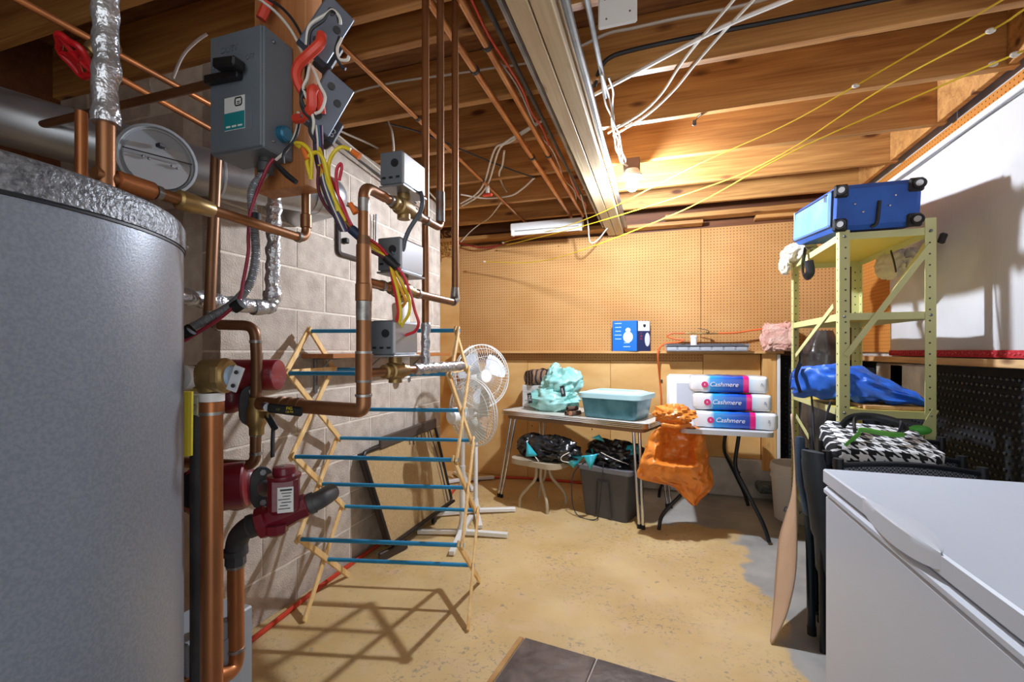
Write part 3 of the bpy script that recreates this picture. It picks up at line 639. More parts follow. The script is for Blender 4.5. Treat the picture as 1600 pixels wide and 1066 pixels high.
# --- galvanised flue with a round draft damper
fl = thing('flue_pipe', 'galvanised flue pipe with round draft damper running into the block wall', 'flue', V(300, 267, 1.65))
f0, f1, f2 = V(-60, 165, 1.35), V(304, 266, 1.62), V(495, 303, 1.98)
fd = (f2 - f1).normalized()
MB().tube([f0, f1, f2], .085, 28).build('pipe', galv, fl)
mb = MB(); mb.tube(fillet([f2 - fd * .01, f2 + fd * .06, Vector((XL + .01, f2.y + .16, f2.z + .01))], .08, 8), .087, 28); mb.build('elbow', galv, fl)
for t in (.15, .92): 
    p = f1.lerp(f2, t); MB().lathe([(.084, -.006), (.088, -.003), (.088, .003), (.084, .006)], p, fd, 28).build('seam', galv, fl)
dc = V(246, 251, 1.47); dn = (Vector((0, 0, H)) - dc); dn.z *= .35; dn = (dn.normalized() + Vector((.45, 0, -.05))).normalized()
MB().lathe([(.098, -.11), (.098, 0), (.105, 0), (.108, .005), (.108, .012), (.100, .014), (.097, .004), (.092, .003), (.092, -.002), (0.001, -.002)], dc, dn, 40).build('damper_ring', greylt, fl)
dx = UP.cross(dn).normalized(); dy = dn.cross(dx)
tilt = (dn + dy * .18).normalized()
MB().lathe([(.0, -.001), (.086, -.001), (.086, .003), (0, .003)], dc + dn * .004 - dy * .006, tilt, 36).build('damper_plate', M('damper_grey', '#b9bcbe', .45, .35), fl)
MB().beam(dc + dn * .016 - dx * .09 + dy * .012, dc + dn * .016 + dx * .09 + dy * .012, .003, .004, up=dn).build('hinge_rod', blk, fl)
MB().box(dc + dn * .016 + dx * .004 + dy * .045, (.02, .02, .012), bev=.002).build('weight_bracket', blk, fl)
for a, b in ((-.04, .0), (-.025, -.003), (.035, -.008), (.05, -.012), (.015, .04)): MB().sphere(dc + dn * .013 + dx * a + dy * b, .004, 8, 6).build('rivet', steel, fl)

# --- hanging board, switch box, relays
pb_ = MB().box((-.915, .945, 2.14), (.165, .06, 1.02), bev=.003).build('mounting_post', post_w); tag(pb_, 'brown wooden post hanging from the joists behind the switch box', 'post')
sb = thing('switch_box', 'grey metal disconnect switch box with black handle and teal label', 'switch box', (-.949, .868, 1.69))
bx0, bx1, by0, by1, bz0, bz1 = -1.031, -.868, .823, .913, 1.69, 1.975
MB().box(((bx0 + bx1) / 2, (by0 + by1) / 2, (bz0 + bz1) / 2), (bx1 - bx0, by1 - by0, bz1 - bz0), bev=.004).build('enclosure', greybox, sb)
MB().box(((bx0 + bx1) / 2, by0 - .002, (bz0 + bz1) / 2), (bx1 - bx0 - .006, .006, bz1 - bz0 - .006), bev=.003).build('cover', greybox, sb)
hd = MB().box((-.975, by0 - .014, 1.862), (.105, .018, .02), rot(0, 2, 0), bev=.003); hd.box((-.938, by0 - .03, 1.875), (.066, .034, .022), rot(0, 6, 0), bev=.004); hd.build('handle', blk, sb)
MB().box((-.949, by0 - .0058, 1.778), (.062, .0015, .078), bev=.0003).build('label', M('label_white', '#dfe3e0', .5), sb)
MB().box((-.949, by0 - .0068, 1.760), (.062, .0008, .040)).build('label_band', M('label_teal', '#1d8489', .5), sb)
MB().box((-.898, by0 - .006, 1.78), (.002, .004, .10), bev=.0005).build('rib', greybox, sb)
lg = MB(); lc = Vector((-.936, by0 - .0072, 1.803))
lg.tube([lc + Vector((a, 0, b)) for a, b in ((-.008, .009), (.008, .009), (.010, .005), (.010, -.006), (.006, -.009), (-.008, -.009), (-.010, -.005), (-.010, .005))], .0016, 6, closed=True); lg.box(lc, (.008, .001, .002)); lg.box(lc + Vector((0, 0, -.004)), (.008, .001, .0015)); lg.build('logo', blk, sb)
def text(s, size, o, ex, ey, mat, name='lettering', parent=None, shear=0, ext=.0004, align='CENTER'):
    cu = bpy.data.curves.new(name, 'FONT'); cu.body = s; cu.size = size; cu.align_x = align; cu.align_y = 'CENTER'; cu.extrude = ext; cu.shear = shear
    tmp = bpy.data.objects.new('tmp_text', cu); C.objects.link(tmp); bpy.context.view_layer.update()
    me = bpy.data.meshes.new_from_object(tmp.evaluated_get(bpy.context.evaluated_depsgraph_get())); bpy.data.objects.remove(tmp)
    ex = Vector(ex).normalized(); ey = Vector(ey).normalized(); ez = ex.cross(ey)
    mt = Matrix((ex, ey, ez)).transposed().to_4x4(); mt.translation = Vector(o); me.transform(mt); me.materials.clear(); me.materials.append(mat); me.name = name
    ob = bpy.data.objects.new(name, me); C.objects.link(ob)
    if parent is not None: ob.parent = parent; ob.matrix_parent_inverse = wm(parent).inverted()
    return ob
EX, EZ = Vector((1, 0, 0)), Vector((0, 0, 1))
text('DUTY', .020, (-.965, by0 - .006, 1.932), EX, EZ, greybox, 'embossed_text', sb, ext=.0015)
text('OFF', .016, (-.902, by0 - .006, 1.902), EX, EZ, greybox, 'embossed_text', sb, ext=.0015); text('ON', .016, (-1.008, by0 - .006, 1.898), EX, EZ, greybox, 'embossed_text', sb, ext=.0015)
for k in range(3): MB().box((-.949 + (k - 1) * .018, by0 - .0074, 1.747), (.013, .0006, .004)).build('label_print', M('print_white%d' % k, '#e8ecea', .5), sb)
for z in (1.715, 1.95): MB().sphere((bx1 + .001, .85, z), .004, 8, 6).build('screw', steel, sb)
MB().lathe([(.014, -.012), (.019, -.01), (.019, .008), (.015, .012)], (bx1 + .008, .875, 1.742), (1, 0, -.1), 14).build('cable_connector', M('blue_connector', '#2d6f8d', .35, .3), sb)
MB().lathe([(.014, -.02), (.02, -.016), (.02, .004), (.017, .008), (.017, .02)], (-.915, .875, 1.672), UP, 12).build('conduit_connector', darkiron, sb)
# flexible conduit below the box with the red wire alongside
fx = cr([(-.915, .875, 1.66), V(394, 300, 1.10), V(398, 360, 1.10), V(399, 405, 1.10), V(388, 447, 1.09), V(360, 478, 1.06), V(325, 498, 1.02), V(280, 522, .99)], 16)
rr = [.0095 * (1.0 + .16 * math.sin(i * 2.2)) for i in range(len(fx) * 3)]
fx2 = [fx[min(i // 3, len(fx) - 1)].lerp(fx[min(i // 3 + 1, len(fx) - 1)], (i % 3) / 3) for i in range(len(fx) * 3 - 3)]
o = MB().tube(fx2, rr[:len(fx2)], 12).build('flexible_conduit', M('flex_steel', '#a8acb0', .38, .6)); tag(o, 'ribbed grey flexible conduit curving down from the switch box to the tank', 'conduit')
rw = thing('red_wire', 'thin dark red wire taped along the ribbed flexible conduit', 'wire', V(390, 330, 1.07))
MB().tube(cr([V(428, 248, 1.06), V(420, 258, 1.06), V(412, 275, 1.06), V(400, 305, 1.07), V(391, 335, 1.07), V(388, 370, 1.07), V(388, 395, 1.07), V(380, 440, 1.07), V(372, 470, 1.06), V(340, 500, 1.03), V(280, 537, .98)], 6), .004, 8).build('wire', M('crimson_wire', '#8f1230', .5), rw)
for u, v, d in ((398, 341, 1.085), (371, 478, 1.06), (292, 519, .99)): MB().lathe([(.010, -.012), (.0135, -.011), (.0135, .011), (.01, .012)], V(u, v, d), UP if u > 380 else (RIGHT * .8 + UP * .5), 12).build('tape', blkrub, rw)
wt = thing('wire_splice', 'black splice tube joining a white and a black wire under the switch box', 'wire', V(450, 270, 1.05))
MB().tube(cr([V(466, 175, 1.03), V(463, 205, 1.03), V(450, 232, 1.04), V(431, 250, 1.05)], 6), .003, 6).build('white_wire', whtw, wt)
MB().tube(cr([V(470, 180, 1.03), V(462, 215, 1.03), V(444, 238, 1.04), V(443, 255, 1.05)], 6), .003, 6).build('black_wire', blkw, wt)
MB().tube([V(433, 258, 1.05), V(449, 274, 1.05), V(463, 285, 1.05)], [.006, .007, .006], 10).build('sleeve', blk, wt)
# relays hanging to the right of the post
def relay(label, c, R, blocks, txt=None):
    t = thing('relay', label, 'relay', c, 'relay boxes on the post')
    c = Vector(c)
    W_ = lambda a, b, d: c + R @ Vector((a, b, d))
    MB().box(W_(0, 0, 0), (.066, .128, .006), R, bev=.0025).build('plate', M('zinc_plate', '#8791a0', .35, .6), t)
    mb = MB()
    for s in (-1, 1): mb.box(W_(s * .031, 0, -.012), (.004, .124, .026), R); mb.box(W_(0, s * .062, -.012), (.062, .004, .026), R)
    mb.build('tray_sides', M('zinc_side', '#6b7584', .4, .6), t)
    for a, b, s1, s2 in blocks: MB().box(W_(a, b, -.045), (s1, s2, .05), R, bev=.004).build('transformer', M('dark_coil', '#3c3f45', .5), t)
    for a, b in ((-.012, .035), (.014, .012), (-.006, -.04)):
        MB().lathe([(.004, 0), (.008, .001), (.008, .003), (.004, .003)], W_(a, b, .003), R @ Vector((0, 0, 1)), 12).build('knockout', darkiron, t)
    if txt: text(txt, .022, W_(.036, -.04, -.0195), R @ Vector((0, 1, 0)), R @ Vector((-1, 0, 0)), M('print_grey', '#c9ccd0', .5), 'lettering', t)
    return t
n1 = (Vector((0, 0, H)) - V(512, 55, .98)).normalized()
def facing(c, roll, yaw):
    z = (Vector((0, 0, H)) - Vector(c)); z.z *= .2; z.normalize(); z = Matrix.Rotation(math.radians(yaw), 3, 'Z') @ z
    x = UP.cross(z).normalized(); y = z.cross(x); R = Matrix((x, y, z)).transposed()
    return R @ Matrix.Rotation(math.radians(roll), 3, 'Z')
c1 = V(512, 46, .99); relay('zinc relay plate, upper of two right of the switch box', c1, facing(c1, -26, 18), [(.030, -.025, .035, .06)])
c2 = V(513, 162, 1.0); relay('zinc relay plate, lower of two right of the switch box', c2, facing(c2, -25, 18), [(.034, -.035, .036, .06)], '65')
def strand(label, name, pts, r, mat, grp=None): return run(name, label, 'wire', pts, r, mat, grp, 8, smooth=7)
strand('thick red cable looping from the upper relay plate down behind the lower one', 'red_armoured_cable', [V(502, 55, .96), V(500, 68, .95), V(484, 84, .95), V(468, 100, .96), V(463, 118, .97), V(470, 138, .98), V(480, 150, .985)], .0105, redw)
strand('thick red cable from the blue connector up around to the lower relay plate', 'red_armoured_cable', [V(462, 186, 1.0), V(476, 183, .98), V(486, 168, .96), V(487, 145, .95), V(492, 140, .96), V(499, 158, .975), V(502, 178, .985)], .0105, redw)
strand('thick red cable rising behind the switch box beside the post', 'red_armoured_cable', [V(408, 30, 1.12), V(416, 10, 1.12), V(424, -20, 1.12)], .012, redw)
wp = [(V(400, -5, 1.06), V(430, 18, 1.06), V(455, 48, 1.05), V(470, 78, 1.04), V(482, 110, 1.0)),
      (V(412, -5, 1.06), V(440, 12, 1.06), V(462, 38, 1.05), V(476, 72, 1.03), V(478, 120, .98), V(470, 150, .96), V(480, 178, .97)),
      (V(478, 70, .96), V(484, 40, .95), V(510, 22, .95), V(520, 16, .95), V(530, 26, .95), V(532, 38, .96)),
      (V(482, 74, .96), V(486, 48, .95), V(506, 32, .95), V(516, 18, .95), V(526, 22, .95), V(530, 36, .96)),
      (V(534, 60, .98), V(527, 76, .97), V(530, 92, .97), V(542, 94, .97), V(545, 88, .97)),
      (V(530, 58, .98), V(524, 82, .97), V(532, 102, .97), V(540, 108, .97)),
      (V(484, 100, .97), V(480, 122, .96), V(474, 138, .96), V(482, 160, .96), V(490, 190, .97), V(486, 215, .98)),
      (V(488, 104, .97), V(494, 118, .96), V(500, 134, .96), V(508, 152, .96), V(502, 172, .96), V(492, 178, .96)),
      (V(476, 140, .96), V(470, 160, .96), V(476, 176, .96), V(486, 188, .97), V(484, 205, .97), V(492, 222, .98))]
nm = ['white wire from the ceiling over the post, left one', 'black wire from the ceiling over the post', 'white wire looped over the upper relay plate', 'black wire looped over the upper relay plate',
      'white wire end curling below the upper relay coil', 'black wire end curling below the upper relay coil', 'white wire tangled between the two relay plates', 'white wire arched over the lower relay plate', 'black wire hugging the post beside the lower relay']
for k, (pts, l) in enumerate(zip(wp, nm)): strand(l, 'loose_wire', pts, .0032, blkw if 'black' in l else whtw, 'loose relay wires')
for k in range(5):
    strand('%s wire in the bundle hanging below the relays' % ('leftmost dark', 'second dark', 'middle white', 'blue', 'rightmost purple')[k], 'bundled_wire', [V(486 + 4 * k, 196, .98), V(490 + 3.2 * k, 215, .985), V(492 + 3 * k, 240, .99), V(496 + 3 * k, 262, 1.0), V(503 + 2.5 * k, 290, 1.0), V(515 + 2.5 * k, 322, 1.01), V(533 + 2.5 * k, 362, 1.02)], .003, (blkw, purw, whtw, bluew, purw)[k], 'bundle below the relays')
# thermostat cable: yellow, red and brown strands to the zone valves
def th(label, off, mat, tail):
    o_ = random.uniform(-.004, .004)
    strand(label, 'valve_wire', [V(a + off[0] * k_, b + off[1] * k_, .99 + .02 * i + o_) for i, (a, b, k_) in enumerate(((500, 258, .2), (508, 290, 1), (522, 320, 1), (545, 352, .3), (560, 366, .2), (585, 388, .6), (606, 404, .15)))] + tail, .0038, mat, 'zone valve wires')
th('yellow valve wire, topmost of the run', (0, -8), yelw, [V(618, 424, 1.12), V(632, 450, 1.12), V(640, 470, 1.10), V(638, 492, 1.10), V(628, 508, 1.12), V(622, 530, 1.14)])
th('yellow valve wire ending straight at the lowest zone valve', (-6, -2), yelw, [V(614, 430, 1.11), V(622, 458, 1.10), V(626, 490, 1.10), V(622, 512, 1.12), V(617, 532, 1.14)])
th('red valve wire bowing out right beside the lowest zone valve', (10, -8), M('signal_red', '#c4202c', .45), [V(630, 430, 1.12), V(642, 462, 1.12), V(648, 485, 1.12), V(654, 505, 1.12), V(648, 518, 1.13), V(634, 524, 1.14), V(622, 532, 1.14)])
th('red valve wire ending left at the lowest zone valve', (6, 2), M('signal_red_b', '#c4202c', .45), [V(614, 440, 1.11), V(620, 470, 1.10), V(622, 490, 1.10), V(616, 515, 1.12), V(614, 533, 1.14)])
th('brown valve wire on the underside of the run', (-10, 6), M('brown_wire', '#5a2430', .5), [V(616, 418, 1.12), V(622, 432, 1.13)])
th('orange-yellow valve wire in the middle of the run', (4, 0), M('amber_wire', '#e2a02c', .5), [V(616, 430, 1.11), V(628, 455, 1.11), V(634, 470, 1.12), V(628, 480, 1.14)])
yl_ = [[V(468, 230, .99), V(462, 224, .98), V(474, 226, .97), V(486, 240, .97), V(487, 262, .98), V(486, 280, .99)], [V(486, 280, .99), V(480, 250, .98), V(494, 238, .97), V(506, 250, .97), V(512, 275, .98), V(520, 300, 1.0), V(528, 330, 1.01)],
       [V(548, 234, .97), V(534, 230, .97), V(522, 238, .97), V(514, 256, .98), V(514, 280, .99), V(522, 310, 1.0), V(540, 345, 1.02)], [V(498, 228, .99), V(508, 262, .98), V(514, 290, .99), V(536, 338, 1.02)]]
for k, pts in enumerate(yl_): strand(('yellow wire loop left of the bundle', 'yellow wire loop in the middle of the bundle', 'yellow wire arching right to an orange nut', 'straight yellow wire inside the bundle')[k], 'yellow_loop_wire', pts, .0042, yelw, 'yellow loops below the relays')
strand('red wire loop standing up right of the yellow loops', 'red_loop_wire', [V(530, 282, .99), V(534, 262, .98), V(532, 256, .98), V(526, 266, .98), V(526, 290, .99), V(534, 320, 1.0), V(548, 352, 1.02)], .0034, M('loop_red', '#c2203a', .45))
for k, (a, b) in enumerate(((V(474, 232, .98), V(482, 250, .98)), (V(550, 236, .97), V(562, 245, .97)), (V(547, 318, 1.0), V(556, 333, 1.0)))):
    o = MB().tube([a, b], [.0055, .0075], 10).build('wire_nut', orgw); tag(o, ('orange wire nut left of the yellow loops', 'orange wire nut at the end of the arching yellow wire', 'orange wire nut in front of the cleanout frame')[k], 'wire nut', 'orange wire nuts')
for k, (u, v, d, l) in enumerate(((558, 366, 1.03, 'dark blue tape wrap on the valve wire run beside the header pipe'), (612, 410, 1.11, 'black tape wrap on the valve wires at the middle zone valve'))):
    o = MB().tube([V(u - 9, v - 8, d), V(u + 9, v + 8, d)], .011, 12).build('tape_wrap', M('tape%d' % k, '#1d2c44' if k == 0 else '#17181b', .5)); tag(o, l, 'tape')

# --- header pipe with three zone valve branches (all along the room's depth)
HX = -.636
def hy(u): r = (u - 800) / FPX; return HX / (r * CT - ST) * (r * ST + CT)
hd_ = thing('header_pipe', 'thick weathered copper header pipe with solder joints in front of the block wall', 'pipe', (HX, .877, 1.0))
dH = 1.03
top = V(568, 290, dH); top.x, top.y = HX, .877
mid1 = V(568, 390, dH).z; mid2 = V(567, 432, dH).z; mid3 = V(566, 575, dH).z; low = V(566, 642, dH).z
hs = Vector((HX, .877, 0)); at = lambda z: Vector((HX, .877, z))
MB().tube(fillet([at(mid1), at(top.z), Vector((HX, .96, top.z))], .03), .0125, 18).build('upper_pipe', copper, hd_)
MB().tube([at(mid1 + .01), at(low + .03)], .0165, 20).build('pipe', copper, hd_)
MB().lathe([(.013, -.012), (.0165, -.01), (.017, .012), (.0185, .014), (.0185, .05), (.0165, .052)], at(mid2 - .005), -UP, 20).build('reducer', copper, hd_)
MB().cyl(at(mid1), at(mid1 + .03), .0148).build('coupling', copper_d, hd_)
MB().tube([at(mid2 - .055), at(mid2 - .075), at(mid2 - .10)], [.0168, .0172, .0166], 20).build('solder_smear', solder, hd_)
MB().tube([at(top.z - .03), at(top.z - .06)], [.0128, .0128], 16).build('solder_smear', solder, hd_)
for z in (mid3 + .035, mid3 - .03, low + .035): rings(hd_, [(at(z), UP)], .0168, w=.003)
MB().cyl(at(mid3 - .03), at(mid3 + .035), .0185, n=20).build('tee', copper, hd_)
pst = V(405, 630, 1.13)
MB().tube(fillet([at(low + .04), at(low), V(470, 635, 1.10), pst], .038, 8), .0165, 20).build('lower_bend', copper, hd_)
mbn = (V(470, 635, 1.10) - pst).normalized()
for t in (.55, .75, .95): MB().lathe([(.017, -.008), (.0205, -.006), (.0205, .006), (.017, .008)], pst.lerp(V(470, 635, 1.10), t), mbn, 18).build('union', copper_d, hd_)
def zvalve(label, z, y0, yv, yend, riser_top, riser_x=HX, foil_end=False, face=1, boxh=.085, label_pipe=''):
    """zone valve: brass body on the branch with a metal motor box above"""
    t = thing('zone_valve', label, 'valve', (HX, yv, z), 'zone valves on the header')
    MB().lathe([(.013, -.05), (.017, -.048), (.017, -.026), (.022, -.024), (.024, 0), (.022, .024), (.017, .026), (.017, .048), (.013, .05)], (HX, yv, z), (0, 1, 0), 16).build('valve_body', brass, t)
    MB().cyl((HX, yv, z - .03), (HX, yv, z + .035), .017, n=14).build('bonnet', brass, t)
    MB().box((HX, yv, z + .038), (.07, .12, .005), bev=.001).build('base_plate', galv, t)
    MB().box((HX, yv, z + .04 + boxh / 2), (.066, .115, boxh), bev=.006).build('motor_cover', M('motor_cover', '#b6b9bb', .36, .75), t)
    MB().box((HX, yv - .0585, z + .04 + boxh / 2), (.062, .004, boxh - .004), bev=.002).build('end_plate', M('end_plate', '#70767b', .42, .3), t)
    MB().lathe([(.006, 0), (.010, .001), (.010, .004), (.006, .004)], (HX + .012, yv - .06, z + .04 + boxh * .62), (0, -1, 0), 12).build('grommet', blk, t)
    for k in range(3): MB().box((HX - .02 + .02 * k, yv - .061, z + .058), (.01, .002, .005)).build('slot', blk, t)
    return t
z1 = top.z; yr1 = hy(688)
zvalve('zone valve with grey motor box, highest of three on the header', z1, .9, .877 + .17, yr1, 2.4)
zvalve('zone valve with grey motor box, middle of three on the header', V(640, 455, 1.2).z, .9, .877 + .16, 1.36, 2.4)
zvalve('zone valve with grey motor box, lowest of three on the header', V(625, 580, 1.14).z, .9, .877 + .13, 1.42, 2.4)
def branch(label, z, y0, y1, ztop, zb, r=.0112, foil_=None, x1=HX):
    t = thing('branch_riser', label, 'pipe', (HX, y0, z), 'copper risers')
    pts = [(HX, y0, z), (HX, y1, z), (HX, y1, ztop)] if ztop else [(HX, y0, z), (HX, y1, z)]
    if ztop: MB().tube(fillet(pts, .024), r, 14).build('pipe', copper, t)
    else: MB().tube(pts, r, 14).build('pipe', copper, t)
    return t
t = branch('copper riser from the highest zone valve, middle of the three uprights', z1, .95, yr1, zc, None)
MB().cyl((HX, yr1, z1 + .02), (HX, yr1, z1 + .11), .0135).build('sleeve', M('grey_soldered', '#7f8288', .4, .6, col2='#6b4f3c', scale=20), t)
rings(t, [((HX, yr1, z1 + .028), UP), ((HX, yr1, z1 + .10), UP), ((HX, .985, z1), (0, 1, 0)), ((HX, 1.125, z1), (0, 1, 0)), ((HX, 1.17, z1), (0, 1, 0))], .0118, w=.005)
z2 = V(640, 455, 1.2).z; yr2 = hy(711)
t = branch('copper riser from the middle zone valve, rightmost of the three uprights', z2, .87, yr2, zc, None)
MB().tube([(HX, yr2 - .02, z2), (HX, yr2, z2 + .012), (HX, yr2, z2 + .05)], [.0145, .017, .012], 14).build('solder_sleeve', solder, t)
rings(t, [((HX, .95, z2), (0, 1, 0)), ((HX, 1.12, z2), (0, 1, 0))], .0118, w=.005)
z3 = V(625, 580, 1.14).z
t = branch('short branch through the lowest zone valve ending in foil wrap', z3, .885, hy(722), None, None)
foiltube([(HX, 1.10, z3), (HX, hy(722), z3)], .0155, 4).build('foil_wrap', foil, t)
t3 = thing('branch_riser', 'copper riser with foil-wrapped foot, leftmost of the three uprights', 'pipe', (-.69, 1.19, z3), 'copper risers')
pR = Vector((-.70, hy(665) * 1.10, 0)); zt = V(665, 515, 1.45).z
MB().tube([pR + UP * (zt - .02), pR + UP * zc], .0115, 14).build('pipe', copper, t3); foiltube([pR + UP * (z3 - .02), pR + UP * (zt + .02)], .0145, 7).build('foil_wrap', foil, t3)
# grey cable from the first valve to the second
run('grey_cable', 'grey cord hanging from the highest zone valve down to the middle one', 'cable', [(HX + .02, 1.10, z1 + .06), V(660, 312, 1.15), V(657, 330, 1.14), V(640, 358, 1.13), V(633, 375, 1.13), V(628, 392, 1.13), V(612, 396, 1.12)], .0055, M('slate_cord', '#4f555c', .5), smooth=6)

# --- circulating pumps, flow valve and their pipes
DB = 1.17
pB = thing('drop_pipe', 'brown copper pipe with two bends dropping from the switch box past the pumps', 'pipe', V(330, 400, DB), 'copper pipes by the tank')
MB().tube(fillet([V(340, 205, DB + .02), V(328, 470, DB), V(326, 507, DB), V(398, 509, DB), V(401, 560, DB), V(399, 728, DB), V(280, 722, DB)], .03, 7), .0132, 16).build('pipe', copper_d, pB)
rings(pB, [(V(329, 489, DB), UP), (V(340, 508, DB), RIGHT), (V(400, 534, DB), UP), (V(400, 709, DB), UP), (V(400, 679, DB), UP)], .0134, w=.004)
bv = thing('ball_valve', 'brass ball valve with black drop lever between the two pumps', 'valve', V(400, 640, DB))
MB().lathe([(.014, -.05), (.0175, -.048), (.0175, -.03), (.023, -.02), (.024, .012), (.018, .03), (.018, .048), (.014, .05)], V(401, 650, DB), UP, 14).build('valve_body', brass, bv)
MB().cyl(V(408, 648, DB), V(423, 648, DB - .05), .010, n=12).build('stem', brass, bv)
MB().beam(V(417, 648, DB - .05), V(431, 672, DB - .055), .006, .016, up=RIGHT, bev=.002).build('lever_neck', blk, bv)
MB().tube([V(427, 668, DB - .055), V(426, 690, DB - .06), V(426, 714, DB - .06)], [.009, .0095, .009], 12, sx=.45).build('lever', blkrub, bv)
b2 = thing('ball_valve', 'ball valve with flat black lever lettered in yellow on the header pipe', 'valve', V(440, 640, 1.1))
MB().beam(V(418, 637, 1.05), V(473, 644, 1.05), .008, .022, up=UP, bev=.004).build('lever', blk, b2)
text('FIG', .010, V(452, 638.5, 1.0448), RIGHT, UP, yelw, 'lettering', b2); text('150 PSI', .006, V(452, 644, 1.0448), RIGHT, UP, yelw, 'lettering', b2)
text('125', .007, V(434, 640, 1.0448), RIGHT, UP, M('olive_print', '#7d7a3a', .5), 'lettering', b2)
MB().cyl(V(418, 637, 1.06), V(414, 634, 1.10), .009).build('stem', steel, b2)
def pump(label, m0, m1, r, cap, fl_c, fn, body):
    t = thing('circulator_pump', label, 'pump', m0)
    ax = (m1 - m0).normalized(); L = (m1 - m0).length
    MB().lathe([(r * .6, 0), (r * .96, .003), (r, .010), (r, L - .006), (r * .94, L - .002), (r * .5, L)], m0, ax, 28).build('motor', redp, t)
    MB().lathe([(r * .5, -.012), (r * .8, -.010), (r * .85, -.004), (r * .85, .004)], m0 if cap == 0 else m1, ax if cap == 0 else -ax, 28).build('end_cap', blkrub, t)
    MB().sphere(body, (r * .95, r * .9, r * 1.0), 18, 12).build('volute', redp2, t)
    fn = Vector(fn).normalized(); x = UP.cross(fn).normalized()
    ol = []
    for k in range(32):
        a = 2 * math.pi * k / 32; q_ = .026 + .026 * abs(math.sin(a)) ** 3
        ol.append((q_ * math.cos(a), q_ * math.sin(a)))
    MB().prism(ol, fl_c, x, UP, .012).build('flange', darkiron, t)
    for s in (-1, 1): MB().lathe([(.0, 0), (.0075, 0), (.0075, .012), (0, .012)], fl_c + UP * s * .037 + fn * .004, fn, 6).build('flange_bolt', steel, t)
    return t
pump('dark red circulator pump, upper of two, behind the brown drop pipe', V(352, 586, 1.22), V(437, 586, 1.22), .042, 0, V(391, 634, 1.18), (V(420, 640, 1.05) - V(391, 634, 1.18)), V(360, 622, 1.22))
pl = pump('dark red circulator pump with black end cap, lower of two', V(296, 768, 1.12), V(388, 756, 1.16), .058, 0, V(409, 762, 1.13), (V(430, 764, 1.02) - V(409, 762, 1.13)), V(372, 762, 1.18))
MB().lathe([(.0, 0), (.036, 0), (.04, -.004), (.04, -.012), (0, -.013)], V(309, 765, 1.05), (V(340, 762, 1.12) - V(309, 765, 1.05)), 26).build('name_cap', blkrub, pl)
text('COM', .016, V(309, 765, 1.034), UP, -RIGHT, whtw, 'lettering', pl)
MB().tube([V(416, 763, 1.11), V(424, 764, 1.08), V(432, 764, 1.07)], [.020, .017, .017], 16).build('nipple', steel, pl)
fv = thing('flow_valve', 'maroon cast flow valve with a white paper label and T handle', 'valve', V(440, 790, 1.05))
DV = 1.03
hexp = lambda r: [(r * math.cos(math.pi / 3 * k + .2), r * math.sin(math.pi / 3 * k + .2)) for k in range(6)]
MB().box(V(444, 770, DV), (.062, .058, .085), Matrix.Rotation(TH + .35, 3, 'Z'), bev=.010).build('bonnet', redp2, fv)
MB().lathe([(.034, 0), (.036, .004), (.036, .010), (.024, .012), (.024, .026), (.020, .028)], V(444, 748, DV), UP, 20).build('cap', redp2, fv)
MB().cyl(V(442, 738, DV), V(441, 728, DV), .006).build('stem', solder, fv); MB().beam(V(427, 732, DV), V(450, 733, DV), .012, .010, bev=.003).build('handle', redp2, fv)
f_a, f_b = V(402, 820, DV), V(483, 788, DV + .03); fax = (f_b - f_a).normalized()
MB().tube([f_a.lerp(f_b, t) for t in (0, .04, .2, .24, .5, .78, .82, .97, 1)], [.028, .036, .036, .030, .034, .028, .028, .028, .024], 8).build('valve_body', redp2, fv)
MB().lathe([(.026, 0), (.024, .02), (.016, .026)], V(432, 818, DV - .005), -UP, 8).build('bottom_plug', redp2, fv)
Rv = Matrix.Rotation(TH + .35, 3, 'Z'); lc = V(454, 778, DV) + Rv @ Vector((0, -.032, 0))
lc = V(444, 770, DV) + Rv @ Vector((.006, -.0298, -.008))
MB().box(lc, (.032, .0012, .056), Rv).build('label', M('paper', '#dcdcd8', .6), fv)
for k in range(7): MB().box(lc + Rv @ Vector((random.uniform(-.003, .003), -.0009, .022 - k * .0068)), (.024 - (k % 3) * .004, .0005, .004 if k == 0 else .0018), Rv).build('label_print', blk, fv)
el = thing('iron_elbow', 'black iron elbow joining the flow valve to the lower copper pipe', 'pipe fitting', V(375, 830, 1.05))
MB().tube(fillet([f_a + fax * .01, V(390, 822, 1.04), V(371, 834, 1.05), V(368, 866, 1.05)], .045, 8), [.023] + [.024] * 18 + [.023], 18).build('elbow', darkiron, el) if False else MB().tube(cr([f_a + fax * .01, V(388, 824, 1.04), V(373, 840, 1.05), V(368, 866, 1.05)], 7), .0235, 18).build('elbow', darkiron, el)
for p, d in ((V(393, 822, 1.04), fax), (V(368, 862, 1.05), UP)): MB().lathe([(.022, -.006), (.0265, -.006), (.0265, .006), (.022, .006)], p, d, 20).build('collar', darkiron, el)
MB().cyl(V(401, 819, 1.035), V(408, 816, 1.035), .0215).build('white_thread', white_p, el)
MB().lathe([(.018, -.012), (.022, -.012), (.022, .006), (.0185, .014)], V(368, 874, 1.05), UP, 8).build('hex_bush', darkiron, el)
e2 = thing('iron_elbow', 'grey iron elbow on the right end of the flow valve', 'pipe fitting', f_b)
MB().tube(cr([f_b - fax * .005, f_b + fax * .02, f_b + fax * .028 + FWD * .02, f_b + fax * .03 + FWD * .05], 5), .0215, 18).build('elbow', darkiron, e2)
MB().lathe([(.02, -.006), (.0245, -.006), (.0245, .006), (.02, .006)], f_b + fax * .006, fax, 20).build('collar', darkiron, e2)
pD = thing('return_pipe', 'copper pipe below the black iron elbow bending away at the bottom', 'pipe', V(368, 900, 1.05), 'copper pipes by the tank')
